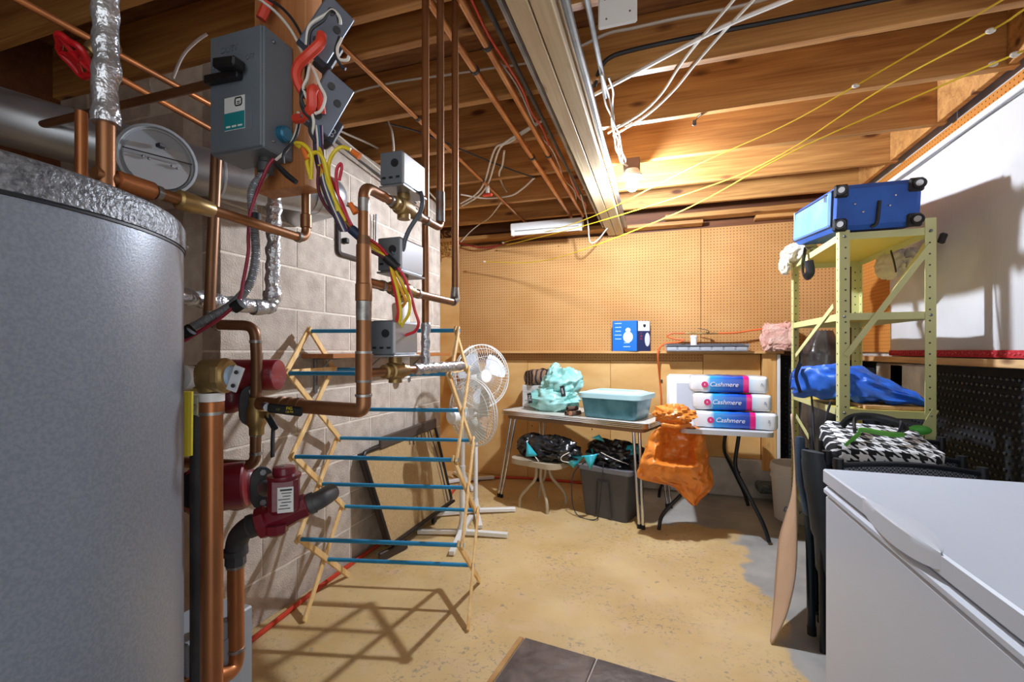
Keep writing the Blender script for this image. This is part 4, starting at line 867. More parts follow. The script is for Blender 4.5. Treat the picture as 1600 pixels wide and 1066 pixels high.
MB().tube(fillet([V(368, 872, 1.05), V(369, 1048, 1.05), V(330, 1062, .98), V(250, 1075, .93)], .05, 8), .0172, 20).build('pipe', copper_o, pD)
rings(pD, [(V(368, 884, 1.05), UP), (V(369, 1014, 1.05), UP)], .0174, w=.004)
# foil-wrapped pipe behind
f3 = thing('foil_pipe', 'foil-wrapped pipe hanging below the post and turning left towards the tank', 'pipe', V(425, 400, 1.4))
pf = [V(427, 285, 1.42), V(425, 470, 1.40), Vector((-1.133, 1.09, V(425, 484, 1.40).z)), V(285, 462, 1.13)]
foiltube([V(429, 270, 1.42), V(426, 462, 1.40)], .021, 11).build('foil_wrap', foil, f3)
foiltube(fillet([V(426, 455, 1.40), V(424, 480, 1.40), V(395, 480, 1.34)], .03, 6), .024, 13).build('foil_bend', foil, f3)
foiltube([V(398, 479, 1.345), V(340, 472, 1.24), V(275, 461, 1.12)], .0215, 17).build('foil_wrap', foil, f3)

# --- fixtures on the block wall
co = thing('cleanout_frame', 'dark metal rectangular cleanout frame on the block wall', 'cleanout door', VX(545, 370, XL + .01))
yA, yB_ = VX(526, 370, XL).y, VX(574, 370, XL).y; zA, zB = VX(545, 402, XL).z, VX(545, 322, XL).z
ring = fillet([(XL + .012, (yA + yB_) / 2, zA), (XL + .012, yB_, zA), (XL + .012, yB_, zB), (XL + .012, yA, zB), (XL + .012, yA, zA), (XL + .012, (yA + yB_) / 2, zA)], .025, 4)
MB().tube(ring[:-1], .013, 8, closed=True).build('frame', M('dark_bronze', '#4d4440', .5, .5), co)
MB().box((XL + .006, (yA + yB_) / 2, (zA + zB) / 2), (.008, yB_ - yA, zB - zA), bev=.002).build('door', M('warm_grey_metal', '#8f857b', .5, .4), co)
MB().box((XL + .022, yA + .05, zA + .08), (.03, .03, .03), bev=.005).build('latch', blk, co)
sh = thing('wall_shelf', 'narrow brown wooden shelf on grey brackets on the block wall', 'shelf', (XL + .1, 2.4, 1.19))
ys0, ys1 = VX(519, 560, XL + .19).y, 3.12
MB().box((XL + .10, (ys0 + ys1) / 2, 1.193), (.19, ys1 - ys0, .022), bev=.002).build('board', wood('shelf_wood', '#8a4f22', '#a9692f', axis=1), sh)
for y in (ys0 + .10, 2.35, 2.85):
    mb = MB(); mb.box((XL + .006, y, 1.09), (.008, .022, .18), bev=.001); mb.box((XL + .08, y, 1.178), (.15, .02, .006), bev=.001); mb.beam((XL + .01, y, 1.10), (XL + .10, y, 1.175), .012, .005)
    mb.build('bracket', steel, sh)
run('white_drain_pipe', 'white plastic drain pipe on the block wall behind the middle zone valve', 'pipe', [VX(630, 470, XL + .06), VX(632, 500, XL + .06), VX(632, 590, XL + .06)], .036, white_pl)
run('wall_rod', 'thin grey rod standing on the block wall beside the header pipe', 'conduit', [VX(588, 335, XL + .015), VX(587, 396, XL + .015)], .006, steel)
o = MB().tube(cr([VZ(250, 1040, .015) if False else Vector((-1.60, 1.0, .012)), (-1.62, 1.5, .012), (-1.655, 2.0, .012), (-1.66, 2.6, .012), (-1.64, 3.3, .012), (-1.70, 3.7, .012), (-1.6, 4.0, .012), (-1.2, 4.14, .012), (-.5, 4.15, .012)], 8), .0115, 8).build('air_hose', M('red_hose', '#c4391f', .45)); tag(o, 'red air hose lying along the foot of the block wall', 'hose')
# ================================================================ DRYING RACK
blue_rod = M('blue_rod', '#2384b4', .4, col2='#2f92c0', scale=9)
RC = Vector((-1.2, 1.944, 0)); e1 = Vector((.974, .224, 0)); e2 = Vector((-.224, .974, 0)); HL = .365
def rk(s, h, z):
    return RC + e1 * (s * HL - .075 * z / 1.3) + e2 * (h - .03 * z) + UP * z
ZL = [0, .19, .38, .565, .75, .935, 1.12, 1.315]; hw = .215
rack = thing('drying_rack', 'folding wooden drying rack with blue rods standing by the block wall', 'drying rack', RC)
def slat(s, h0, z0, h1, z1, off):
    a, b = rk(s, h0, z0), rk(s, h1, z1); d = (b - a).normalized(); a = a - d * .018 + e1 * off; b = b + d * .018 + e1 * off
    a.z = max(a.z, .003)
    MB().beam(a, b, .011, .029, up=e1.cross(d) if False else d.cross(e1), bev=.002).build('slat', slat_w, rack)
for s in (-1, 1):
    o_ = s * .007
    slat(s, -hw + .015, 0, hw, .38, o_); slat(s, hw - .015, 0, -hw, .38, -o_)
    slat(s, -hw, .38, hw, .75, o_); slat(s, hw, .38, -hw, .75, -o_)
    slat(s, -hw, .75, hw, 1.12, o_); slat(s, hw, .75, -hw, 1.12, -o_)
    slat(s, -hw, 1.12, 0, 1.315, o_); slat(s, hw, 1.12, 0, 1.315, -o_)
    MB().beam(rk(s, -hw, 1.125) + e1 * s * -.02, rk(s, hw, 1.125) + e1 * s * -.02, .011, .022, bev=.002).build('top_arm', slat_w, rack)
for h, z in ((0, .19), (-hw, .38), (hw, .38), (0, .565), (-hw, .75), (hw, .75), (0, .935), (-hw, 1.12), (hw, 1.12), (0, 1.315)):
    MB().tube([rk(-1, h, z) - e1 * .014, rk(1, h, z) + e1 * .014], .0095, 12).build('rod', blue_rod, rack)

# ================================================================ FANS
fan_w = M('fan_white', '#e6e5e0', .35); fan_wire = M('fan_wire', '#dcdad3', .4); blade_m = M('blade_white', '#cfd3dc', .3)
def fan(label, base, hz, yaw, tilt, base_rot, Rg=.22, col_r=.012, fat=False, arm=.30, blade_mat=blade_m):
    t = thing('pedestal_fan', label, 'fan', (base.x, base.y, 0), 'pedestal fans')
    o = Vector((base.x, base.y, 0))
    for k in range(4):
        a = base_rot + k * math.pi / 2; d = Vector((math.cos(a), math.sin(a), 0))
        MB().beam(o + d * .02 + UP * (.03 + .012 * (k % 2)), o + d * arm + UP * .020, .035, .028, bev=.003).build('base_leg', fan_w, t)
    MB().lathe([(.032, .02), (.036, .05), (.024, .075), (.019, .12)], o, UP, 18).build('hub_collar', fan_w, t)
    MB().tube([o + UP * .1, o + UP * (hz * .55)], .016 if not fat else .019, 14).build('pole', fan_w, t)
    MB().cyl(o + UP * (hz * .53), o + UP * (hz * .58), .021).build('height_clamp', fan_w, t)
    MB().tube([o + UP * (hz * .55), o + UP * (hz - .05)], col_r, 12).build('upper_pole', fan_w if fat else chrome, t)
    zx = Vector((math.cos(tilt) * math.cos(yaw), math.cos(tilt) * math.sin(yaw), math.sin(tilt)))   # the way it blows
    c = o + UP * hz + zx * .09; sx = UP.cross(zx).normalized(); sy = zx.cross(sx)
    MB().tube([c - zx * .20, c - zx * .185, c - zx * .13, c - zx * .08, c - zx * .065], [.03, .05, .056, .052, .03], 20).build('motor_housing', fan_w, t)
    MB().box(o + UP * (hz - .045), (.05, .05, .07), bev=.01).build('neck', fan_w, t)
    for k in range(3):
        a0 = 2 * math.pi * k / 3 + .5
        def bl(u, v, a0=a0):
            r = .035 + (Rg * .88 - .035) * v; w = (.28 + .62 * math.sin(min(1, v * 1.15) * math.pi * .62)) * (1 if v < .9 else 1 - (v - .9) * 4)
            a = a0 + (u - .5) * w * 1.35; return c + (sx * math.cos(a) + sy * math.sin(a)) * r + zx * ((u - .5) * -.055)
        MB().grid(bl, 9, 9).build('blade', blade_mat, t)
    MB().lathe([(.001, .02), (.03, .018), (.036, -.02)], c, zx, 18).build('hub', fan_w, t)
    for nm_, z0, z1, nn in (('front_guard', .055, .012, 54), ('rear_guard', -.075, -.012, 54)):
        mb = MB()
        prof = [(.045, z0), (Rg * .55, z0 * .96), (Rg * .85, z0 * .62), (Rg, z1)]
        for k in range(nn):
            a = 2 * math.pi * k / nn; mb.tube([c + (sx * math.cos(a + .25 * r) + sy * math.sin(a + .25 * r)) * r + zx * z for r, z in prof], .0013, 4, cap=False)
        for r, z, q in ((.045, z0, .003), (Rg * .62, z0 * .93, .0016), (Rg * .88, z0 * .55, .0016), (Rg, z1, .0045)):
            mb.tube([c + (sx * math.cos(2 * math.pi * k / 48) + sy * math.sin(2 * math.pi * k / 48)) * r + zx * z for k in range(48)], q, 6, closed=True)
        mb.build(nm_, fan_wire, t)
    MB().lathe([(.001, .059), (.042, .057), (.046, .05)], c, zx, 22).build('badge', fan_w, t)
    return t
def toward(p, u, v): return math.atan2(-p.y, -p.x)
pB_ = Vector((-1.30, 3.144, 0)); aim = math.atan2(-pB_.y, -pB_.x)
fan('white pedestal fan facing the camera, taller one behind, beside the rack', pB_, 1.03, aim + .55, .05, math.radians(28), .228)
pA_ = Vector((-1.23, 2.745, 0)); aim = math.atan2(-pA_.y, -pA_.x)
fan('white pedestal fan turned to the right, lower one in front', pA_, .80, math.radians(64), .06, math.radians(12), .225, fat=True, blade_mat=M('cream_blade', '#d8d6c8', .3))
pC_ = Vector((-1.72, 3.86, 0)); fan('white pedestal fan seen edge-on in the back corner', pC_, 1.06, math.radians(20), .1, math.radians(40), .20)

# ================================================================ BROWN PANEL LEANING ON THE BLOCK WALL
pn = thing('framed_panel', 'brown woven panel in a dark metal frame leaning on the block wall', 'panel', (-1.6, 2.77, 0))
q00, q10 = Vector((-1.52, 2.32, .07)), Vector((-1.52, 3.15, .07)); q01, q11 = Vector((-1.655, 2.24, .62)), Vector((-1.655, 3.13, .64))
wv_ = M('woven_brown', '#a5865a', .85, col2='#c4a574', scale=60, stretch=(1, 6, 1), mix=(.35, .65), bump=.5, bscale=120, bstretch=(1, 5, 1))
nrm = (q10 - q00).cross(q01 - q00).normalized()
if nrm.x < 0: nrm = -nrm
MB().grid(lambda u, v: q00.lerp(q10, u).lerp(q01.lerp(q11, u), v) + nrm * (.02 + .018 * math.sin(u * math.pi) * math.sin(v * math.pi)), 14, 10).build('woven_front', wv_, pn)
o_ = MB().grid(lambda u, v: q00.lerp(q10, u).lerp(q01.lerp(q11, u), v), 4, 4).build('back_case', M('brown_case', '#3d312b', .6), pn); m_ = o_.modifiers.new('thick', 'SOLIDIFY'); m_.thickness = .028; m_.offset = 0
fr_ = fillet([q00.lerp(q10, .5), q10, q11, q01, q00, q00.lerp(q10, .5)], .04, 4)
MB().tube([p + nrm * .022 for p in fr_[:-1]], .013, 10, closed=True).build('frame', M('dark_frame', '#2d2724', .45, .4), pn)
MB().beam(q01.lerp(q11, .18) + nrm * .03 + UP * .02, q11 + nrm * .03 + UP * .02, .02, .075, bev=.006).build('top_flap', M('flap_brown', '#4a3d35', .6), pn)
MB().tube([p + nrm * .04 for p in (q00 + UP * .0, q10)], .011, 10).build('lower_rod', M('dark_rod', '#241f1d', .4, .5), pn)
MB().tube(cr([q11.lerp(q10, .02) + nrm * .04 - Vector((0, .12, 0)), q11.lerp(q10, .5) + nrm * .05 - Vector((0, .10, 0)), q10 + nrm * .04 - Vector((0, .10, -.03))], 6), .005, 8).build('strap', darkiron, pn)
for k in range(6): MB().tube([q01.lerp(q11, .55 + k * .06) + nrm * .04 - UP * .02, q01.lerp(q11, .555 + k * .06) + nrm * .045 - UP * (.06 + .015 * (k % 2))], .003, 6).build('hook', blk, pn)
for u_ in (.12, .66): MB().box(q00.lerp(q10, u_) - UP * .035 + nrm * .02, (.03, .04, .062), bev=.008).build('foot', blk, pn)
br = thing('metal_bar', 'dark angled metal bar on the floor below the woven panel', 'bar', VZ(620, 865, .03))
MB().beam(VZ(592, 872, .03), VZ(636, 850, .03), .02, .05, bev=.004).build('bar', M('bar_brown', '#40352f', .5, .4), br)
MB().tube([VZ(588, 868, .04), VZ(592, 862, .06)], .004, 6).build('pin', steel, br)
# ================================================================ TABLES AND WHAT LIES ON THEM
# --- kitchen table with ribbed chrome edge
TA = [Vector((-1.27, 3.60, 0)), Vector((-.075, 3.20, 0)), Vector((.115, 3.76, 0)), Vector((-1.09, 4.16, 0))]
TA[2] = TA[1] + Vector((.0, .0, 0)) + (TA[1] - TA[0]).normalized().cross(UP) * -.58; TA[3] = TA[0] + (TA[1] - TA[0]).normalized().cross(UP) * -.58
tx = (TA[1] - TA[0]).normalized(); ty = UP.cross(tx); TZ = .72; tlen = (TA[1] - TA[0]).length
kt = thing('kitchen_table', 'pale topped kitchen table with ribbed chrome edge and slanted chrome legs', 'table', (TA[0] + TA[2]) / 2)
def tp(a, b, z): return TA[0] + tx * a + ty * b + UP * z
def rr_outline(w, d, r, n=6):
    out = []
    for cx_, cy_, a0 in ((w - r, d - r, 0), (r, d - r, 90), (r, r, 180), (w - r, r, 270)):
        for k in range(n + 1):
            a = math.radians(a0 + 90 * k / n); out.append((cx_ + r * math.cos(a), cy_ + r * math.sin(a)))
    return out
ol = rr_outline(tlen, .58, .05)
MB().prism(ol, tp(0, 0, TZ - .016), tx, ty, .030).build('table_top', M('laminate', '#d9d6ce', .3, col2='#c9c5bb', scale=12), kt)
mb = MB()
for dz in (-.004, -.016, -.028): mb.tube([tp(a, b, TZ + dz) for a, b in ol], .0065, 6, closed=True)
mb.build('chrome_edge', chrome, kt)
MB().prism([(a * .94 + tlen * .03, b * .88 + .035) for a, b in ol], tp(0, 0, TZ - .05), tx, ty, .035).build('apron', M('apron_brown', '#8a6a4c', .6), kt)
for a, b, fa, fb in ((.10, .06, .02, -.02), (tlen - .10, .06, tlen - .05, .02), (.10, .52, .03, .55), (tlen - .10, .52, tlen - .03, .56)):
    for k in (-1, 1):
        t_ = MB().tube([tp(a + k * .022, b, TZ - .04), tp(fa + k * .014, fb, .02)], .0115, 12).build('leg', chrome, kt)
        MB().cyl(tp(fa + k * .014, fb, 0), tp(fa + k * .014, fb, .03), .014, n=12).build('foot_cap', blkrub, t_)
# --- black-legged folding table
f2 = thing('folding_table', 'grey edged folding table with curved black tube legs under the paper packs', 'table', (.31, 3.57, 0))
MB().prism([(a + .13, b + 3.20) for a, b in rr_outline(.56, .76, .05)], (0, 0, .69), (1, 0, 0), (0, 1, 0), .03).build('table_top', M('grey_top', '#c3c5c8', .4), f2)
for s, xf in ((0, .0), (1, .66)):
    xs_ = .12 if s == 0 else .50
    for y0, y1 in ((3.30, 3.22), (3.84, 3.93)):
        MB().tube(fillet([(xs_, y0, .67), (xs_ + (.02 if s else -.02) * -1.5, y0, .45), (xs_ + (.03 if s else .04), (y0 + y1) / 2, .33), (xf + (-.03 if s else .03), y1, .12), (xf, y1, .015)] if s else [(xs_ + .15, y0, .67), (xs_ + .12, y0, .35), (xf + .06, y1, .17), (xf + .01, y1, .10), (xf, y1, .015)], .12, 6), .0125, 12).build('leg', M('black_tube', '#22262c', .35, .4), f2)
    MB().tube([(xs_ - (.0 if s else -.12), 3.30, .42), (xs_ - (.0 if s else -.12), 3.84, .42)], .009, 10).build('cross_bar', M('black_bar', '#22262c', .35, .4), f2)
# --- wrapped paper packs
EXn = Vector((1, 0, 0))
def pack(label, cx, cy, z, rz, w=.475, h=.112, d=.26):
    t = thing('paper_pack', label, 'paper pack', (cx, cy, z), 'wrapped paper packs', rz)
    stops = [(-w / 2, '#e6e8ea'), (-w / 2 + .075, '#e9ebee'), (-w / 2 + .10, '#d6e2f2'), (-w / 2 + .125, '#2a9be0'), (-.02, '#1f62c4'), (.075, '#1b3fa6'), (.085, '#1b3fa6'), (.088, '#dc1478'), (.118, '#dc1478'), (.121, '#bcd6ea'), (.145, '#d9e8f2'), (.17, '#e9ecee'), (w / 2, '#e6e7e9')]
    def shp(u, v):
        a = 2 * math.pi * u; q_ = .2
        cy_ = math.copysign(abs(math.cos(a)) ** .28, math.cos(a)) * d / 2; cz_ = math.copysign(abs(math.sin(a)) ** .28, math.sin(a)) * h / 2
        x = (v - .5) * w; e = min(1, (.5 - abs(v - .5)) * 26) ** .5 if v not in (0, 1) else 0
        e = .80 + .2 * e
        n_ = noise.noise(Vector((x * 22, cy_ * 18, cz_ * 30 + cx * 50))) * .004
        return Vector((x, cy_ * e, h / 2 + cz_ * e + n_))
    mb = MB(); mb.grid(shp, 40, 40, cu=True)
    n0 = len(mb.v); mb.f.append(tuple(range(40))[::-1]); mb.mi.append(0); mb.f.append(tuple(39 * 40 + k for k in range(40))); mb.mi.append(0)
    wr_ = mb.build('wrapper', ramp_mat('pack_print', 0, stops, .22, .4), t, local=True, ang=60)
    W_ = t.location; R_ = Matrix.Rotation(rz, 3, 'Z'); fx_ = R_ @ EXn
    P = lambda x, zz: W_ + R_ @ Vector((x, -d / 2 - .0035, zz))
    text('Cashmere', .042, P(-.032, h * .5), fx_, UP, white_p, 'lettering', t, shear=.25)
    MB().lathe([(.0, 0), (.021, 0), (.021, .001), (0, .001)], P(-.148, h * .48), R_ @ Vector((0, -1, 0)), 20).build('logo', M('logo_pink', '#d2286e', .4), t)
    text('R', .020, P(-.148, h * .48) + R_ @ Vector((0, -.0015, 0)), fx_, UP, white_p, 'lettering', t)
    text('24', .020, P(.195, h * .52), UP, -fx_, M('pack_navy', '#203a6a', .5), 'lettering', t)
    return t
pk0 = VY(1145, 660, 3.36)
pack('wrapped white and blue paper pack, bottom of three on the folding table', pk0.x + .005, 3.40, .706, -.02, .50)
pack('wrapped white and blue paper pack, middle of three on the folding table', pk0.x - .012, 3.42, .822, -.03, .475)
pack('wrapped white and blue paper pack, top of three on the folding table', pk0.x - .03, 3.44, .938, .0, .475)
# --- white panel behind the packs
wp_ = thing('plastic_panel', 'white plastic panel with grey inset leaning behind the paper packs', 'panel', VY(1070, 660, 3.9))
a0, a1 = VY(1042, 664, 3.86), VY(1110, 602, 3.95)
MB().box(((a0.x + a1.x) / 2, 3.91, .70 + .165), (a1.x - a0.x, .045, .33), rot(-8, 0, 0), bev=.02).build('panel', white_pl, wp_)
MB().box(((a0.x + a1.x) / 2 + .03, 3.886, .70 + .15), (a1.x - a0.x - .09, .006, .22), rot(-8, 0, 0), bev=.002).build('inset', M('grey_inset', '#b9bcc4', .4), wp_)
# --- orange plastic bag hung on the table corner
bag_m = M('orange_bag', '#f0923a', .3, col2='#e5822a', scale=6, trans=0.0, bump=.35, bscale=26, coat=.3)
bag_m.node_tree.nodes['Principled BSDF'].inputs['Subsurface Weight'].default_value = .0; bag_m.node_tree.nodes['Principled BSDF'].inputs['Subsurface Radius'].default_value = (.05, .02, .01)
og = thing('orange_bag', 'crumpled orange plastic bag tied at the top hanging from the table corner', 'bag', V(1055, 700, 3.0))
rows = [(664, 1035, 1079, .06), (672, 1022, 1097, .08), (682, 1014, 1101, .10), (697, 1008, 1104, .11), (712, 1004, 1107, .11), (727, 999, 1110, .10), (738, 996, 1113, .09), (746, 997, 1116, .08), (751, 1012, 1117, .07), (757, 1042, 1116, .06), (765, 1056, 1110, .05), (776, 1066, 1100, .035), (785, 1076, 1092, .02), (790, 1083, 1087, .008)]
def lerp_rows(v, R_):
    for (v0, a0, b0, d0), (v1, a1, b1, d1) in zip(R_, R_[1:]):
        if v0 <= v <= v1: t = (v - v0) / (v1 - v0); return a0 + (a1 - a0) * t, b0 + (b1 - b0) * t, d0 + (d1 - d0) * t
    return R_[-1][1:]
def bagfn(u, v):
    vv_ = 664 + (790 - 664) * v; a, b, dd = lerp_rows(vv_, rows); ang = 2 * math.pi * u
    uu = (a + b) / 2 + (b - a) / 2 * math.cos(ang); dep = -math.sin(ang) * dd
    front = max(0, math.sin(ang))
    hol = math.exp(-((uu - 1058) / 27) ** 8 - ((vv_ - 698) / 26) ** 8) * front * .18
    lip = math.exp(-((vv_ - 728) / 7) ** 2) * front * -.03
    k = 1 - min(1, max(0, v * 1.2 - .9)) * .5
    p3 = Vector((uu * .035, vv_ * .035, ang))
    n_ = abs(noise.noise(Vector((uu * .13, vv_ * .03, ang + 2)))) * .035 * k + (abs(noise.noise(p3)) - .25) * .055 * k + abs(noise.noise(p3 * 2.3 + Vector((5, 1, 3)))) * .03 * k + math.sin(uu * .55 + vv_ * .03) * .006 * front
    w_ = V(uu + noise.noise(p3 * 1.4) * 5 * k, vv_ + noise.noise(p3 + Vector((9, 0, 0))) * 4 * k, 3.0 + dep + hol + lip + n_)
    return w_
mb = MB(); mb.grid(bagfn, 72, 52, cu=True); mb.build('bag_body', bag_m, og, ang=70)
def knot(d, p):
    n_ = abs(noise.noise(d * 2.6 + Vector((3, 1, 4)))) * .45 + abs(noise.noise(d * 6)) * .25
    return p * (.82 + n_)
MB().sphere(V(1053, 648, 2.98), (.125, .075, .068), 44, 28, fn=knot).build('tied_top', bag_m, og)
MB().tube([V(1036, 664, 2.93), V(1055, 667, 2.90), V(1078, 664, 2.93), V(1056, 662, 3.04)], .012, 8, closed=True).build('neck_fold', bag_m, og)
# --- clear bin with pale blue lid
def bx(u, v): return VZ(u, v, TZ)
cb = thing('storage_bin', 'clear teal storage bin with pale blue lid on the kitchen table', 'storage bin', tp(tlen - .33, .28, TZ))
bc = VZ(958, 640, TZ + .05); bc = tp(tlen - .32, .23, TZ)
Rb = Matrix((tx, ty, UP)).transposed()
def taper(w0, d0, w1, d1, z0, z1, r, name, mat, par, cap=True, thick=None, c=None):
    c = c or bc; o0 = rr_outline(w0, d0, r); o1 = rr_outline(w1, d1, r)
    vs = [c + tx * (a - w0 / 2) + ty * (b - d0 / 2) + UP * z0 for a, b in o0] + [c + tx * (a - w1 / 2) + ty * (b - d1 / 2) + UP * z1 for a, b in o1]; n = len(o0)
    fs = [(i, (i + 1) % n, n + (i + 1) % n, n + i) for i in range(n)] + [tuple(range(n))[::-1]] + ([tuple(range(n, 2 * n))] if cap else [])
    return MB().add(vs, fs).build(name, mat, par)
taper(.40, .30, .45, .34, .004, .165, .035, 'bin_body', M('teal_clear', '#2f7080', .25, col2='#5b98a6', scale=9, trans=.15, coat=.3), cb)
taper(.50, .385, .50, .385, .150, .183, .08, 'lid', M('lid_blue', '#bce6ee', .35), cb); taper(.44, .33, .36, .25, .185, .200, .05, 'lid_top', M('lid_blue_top', '#bce6ee', .35), cb)
MB().beam(bc - tx * .14 + UP * .203, bc + tx * .14 + UP * .203, .03, .008, bev=.003).build('lid_rib', M('lid_rib', '#b4dde6', .35), cb)
# --- teal inflatable bundle in clear wrap
def blob(name, c, r, mat, par, seed, amp=.35, fr1=2.2, amp2=.15, fr2=6, R=None, nu=64, nv=40, flat=True, sq=1.0):
    def fn(d, p):
        s_ = Vector((seed * 7.1, seed * 3.3, seed))
        k = 1 - amp * abs(noise.noise(d * fr1 + s_)) * 1.6 - amp2 * abs(noise.noise(d * fr2 + s_)) + amp * .35
        q = Vector((p.x * k, p.y * k, p.z * k))
        if sq != 1: q = Vector((math.copysign(abs(q.x / r[0]) ** sq * r[0], q.x), math.copysign(abs(q.y / r[1]) ** sq * r[1], q.y), math.copysign(abs(q.z / r[2]) ** sq * r[2], q.z)))
        if flat and q.z < -r[2] * .82: q.z = -r[2] * .82
        return q
    return MB().sphere(c, r, nu, nv, fn=fn, R=R).build(name, mat, par, ang=80)
teal = M('teal_vinyl', '#8fd0c8', .25, col2='#b5e2dc', scale=5, coat=.6, bump=.25, bscale=18)
tb = thing('inflatable_bundle', 'bulky pale teal inflatable bundle in clear wrap on the table', 'inflatable', tp(.45, .25, TZ))
tcn = tp(.36, .30, TZ)
blob('lower_fold', tcn + UP * .085 - ty * .03, (.235, .16, .11), teal, tb, 3, .30, 2.0, .18, 4.2, Rb)
blob('upper_fold', tcn + UP * .215 + tx * .05 + ty * .02, (.19, .13, .135), teal, tb, 8, .34, 2.1, .18, 4.2, Rb @ rot(0, -18, 0), flat=False)
blob('peak', tcn + UP * .30 - tx * .03 + ty * .02, (.05, .06, .10), teal, tb, 5, .25, 2, .1, 5, Rb @ rot(0, 18, 0), flat=False)
for a, z_, s_, r_ in ((-.14, .105, 'NZ', 80), (.145, .175, 'win', 78)):
    c0 = tcn + tx * a - ty * (.178 if a < 0 else .125) + UP * z_; ang_ = math.radians(r_); ex_ = tx * math.cos(ang_) - UP * math.sin(ang_); ey_ = tx * math.sin(ang_) + UP * math.cos(ang_)
    MB().prism([(-.042, -.02), (.042, -.02), (.042, .02), (-.042, .02)], c0, ex_, ey_, .002).build('printed_label', M('label_dark', '#2c2c30', .5), tb)
    text(s_, .034, c0 - ty * .0018, ex_, ey_, white_p, 'lettering', tb)
# --- white carton with a rolled blanket on it
wc_ = thing('white_carton', 'white cardboard carton at the left end of the kitchen table', 'box', tp(.20, .33, TZ)); wcc = tp(.12, .38, TZ)
MB().box(wcc + UP * .098, (.20, .16, .195), Rb, bev=.003).build('carton', M('carton_white', '#dedcd8', .6), wc_)
for k, (a, z_, w_) in enumerate(((-.03, .17, .10), (-.03, .155, .12), (-.05, .135, .07), (-.06, .06, .025), (.0, .06, .02))): MB().box(wcc + tx * a - ty * .0805 + UP * z_, (w_, .001, .003 if w_ > .03 else .012), Rb).build('print_line', M('print_grey%d' % k, '#a8a6a8', .6), wc_)
rl = thing('rolled_blanket', 'rolled striped brown blanket lying on the white carton', 'blanket', wcc + UP * .2)
rc0 = wcc + UP * .265 + tx * .01; rax = (ty * .93 + tx * .37).normalized(); rs_ = rax.cross(UP).normalized()
def spiral(u, v):
    a = u * 2 * math.pi * 4.2; r = .012 + .058 * u; return rc0 - rax * .10 + rs_ * (math.cos(a) * r * 1.15) + UP * (math.sin(a) * r) + rax * (.22 * v)
strp = M('blanket_stripes', '#3a2a28', .9); nt = strp.node_tree; tcn_ = nt.nodes.new('ShaderNodeTexCoord'); wvn = nt.nodes.new('ShaderNodeTexWave'); wvn.inputs['Scale'].default_value = 9; wvn.inputs['Distortion'].default_value = 2; rpn = nt.nodes.new('ShaderNodeValToRGB')
rpn.color_ramp.interpolation = 'CONSTANT'; el_ = rpn.color_ramp.elements; el_[0].color = hx('#2c2126'); el_[1].position = .3; el_[1].color = hx('#6d3d2e')
for p_, c_ in ((.55, '#cbb893'), (.66, '#3b3440'), (.85, '#8a6a44')): e_ = el_.new(p_); e_.color = hx(c_)
nt.links.new(tcn_.outputs['Object'], wvn.inputs['Vector']); nt.links.new(wvn.outputs['Fac'], rpn.inputs[0]); nt.links.new(rpn.outputs[0], nt.nodes['Principled BSDF'].inputs['Base Color'])
o = MB().grid(spiral, 120, 8).build('roll', strp, rl); sm = o.modifiers.new('thick', 'SOLIDIFY'); sm.thickness = .008; sm.offset = 0
MB().tube([rc0 + rax * .06 + rs_ * math.cos(a) * .084 + UP * math.sin(a) * .073 for a in [2 * math.pi * k / 28 for k in range(28)]], .006, 8, closed=True).build('tie', blk, rl)
# dark bag left of the carton
blob('dark_bag', tp(-.04, .50, TZ) + UP * .10, (.06, .07, .12), M('dark_brown_cloth', '#3b2a22', .8, col2='#1c1d26', scale=9), None, 12, .3); tag(bpy.data.objects['dark_bag'], 'dark brown cloth bag behind the tall fan on the table end', 'bag')
for k, (a, b, z_) in enumerate(((.60, .055, .018), (.64, .05, .02), (.61, .06, .052))):
    t = thing('cardboard_tube', ('short dark tube lying between bundle and bin, left one', 'short dark tube lying between bundle and bin, right one', 'short dark tube lying between bundle and bin, upper one')[k], 'tube', tp(a, b, TZ), 'short tubes on the table')
    p = tp(a, b, TZ + z_); MB().lathe([(.012, 0), (.0175, 0), (.0175, .10), (.012, .10), (.012, 0)], p, (ty + tx * .4), 16, cap=False).build('tube', M('tube_brown%d' % k, '#5b4234', .5), t)
    MB().lathe([(.0165, -.001), (.0185, -.001), (.0185, .004), (.0165, .004)], p, (ty + tx * .4), 16).build('rim', M('tube_rim%d' % k, '#c98a66', .5), t) if k == 1 else None

# --- under the table: side table, black vinyl bundle, grey tote with another bundle
st = thing('side_table', 'small beige side table with bent tube legs under the kitchen table', 'table', VZ(840, 780, 0))
sc0 = (VZ(813, 798, 0) + VZ(868, 805, 0)) / 2 + Vector((0, .17, 0)); szt = .36; bei = M('beige_metal', '#b6a68c', .4)
MB().prism([(a - .22, b - .18) for a, b in rr_outline(.44, .36, .09)], sc0 + UP * szt, tx, ty, .04).build('table_top', bei, st)
for sa in (-1, 1):
    for sb_ in (-1, 1):
        MB().tube(fillet([sc0 + tx * sa * .02 + ty * sb_ * .06 + UP * (szt - .02), sc0 + tx * sa * .02 + ty * sb_ * .07 + UP * .22, sc0 + tx * sa * .125 + ty * sb_ * .14 + UP * .08, sc0 + tx * sa * .125 + ty * sb_ * .14], .04, 5), .0115, 12).build('leg', bei, st)
bv_ = M('black_vinyl', '#17191d', .3, col2='#2cb2c6', scale=4.2, mix=(.545, .555), coat=.5, detail=0); bv2_ = M('black_vinyl_plain', '#1d2126', .28, col2='#0f1114', scale=5, coat=.6); tv_ = M('turquoise_vinyl', '#2fb3c4', .3, coat=.5)
vb = thing('vinyl_bundle', 'black folded vinyl bundle with turquoise corners on the small side table', 'inflatable', sc0 + UP * .39)
c0 = sc0 + UP * .455 + tx * .05
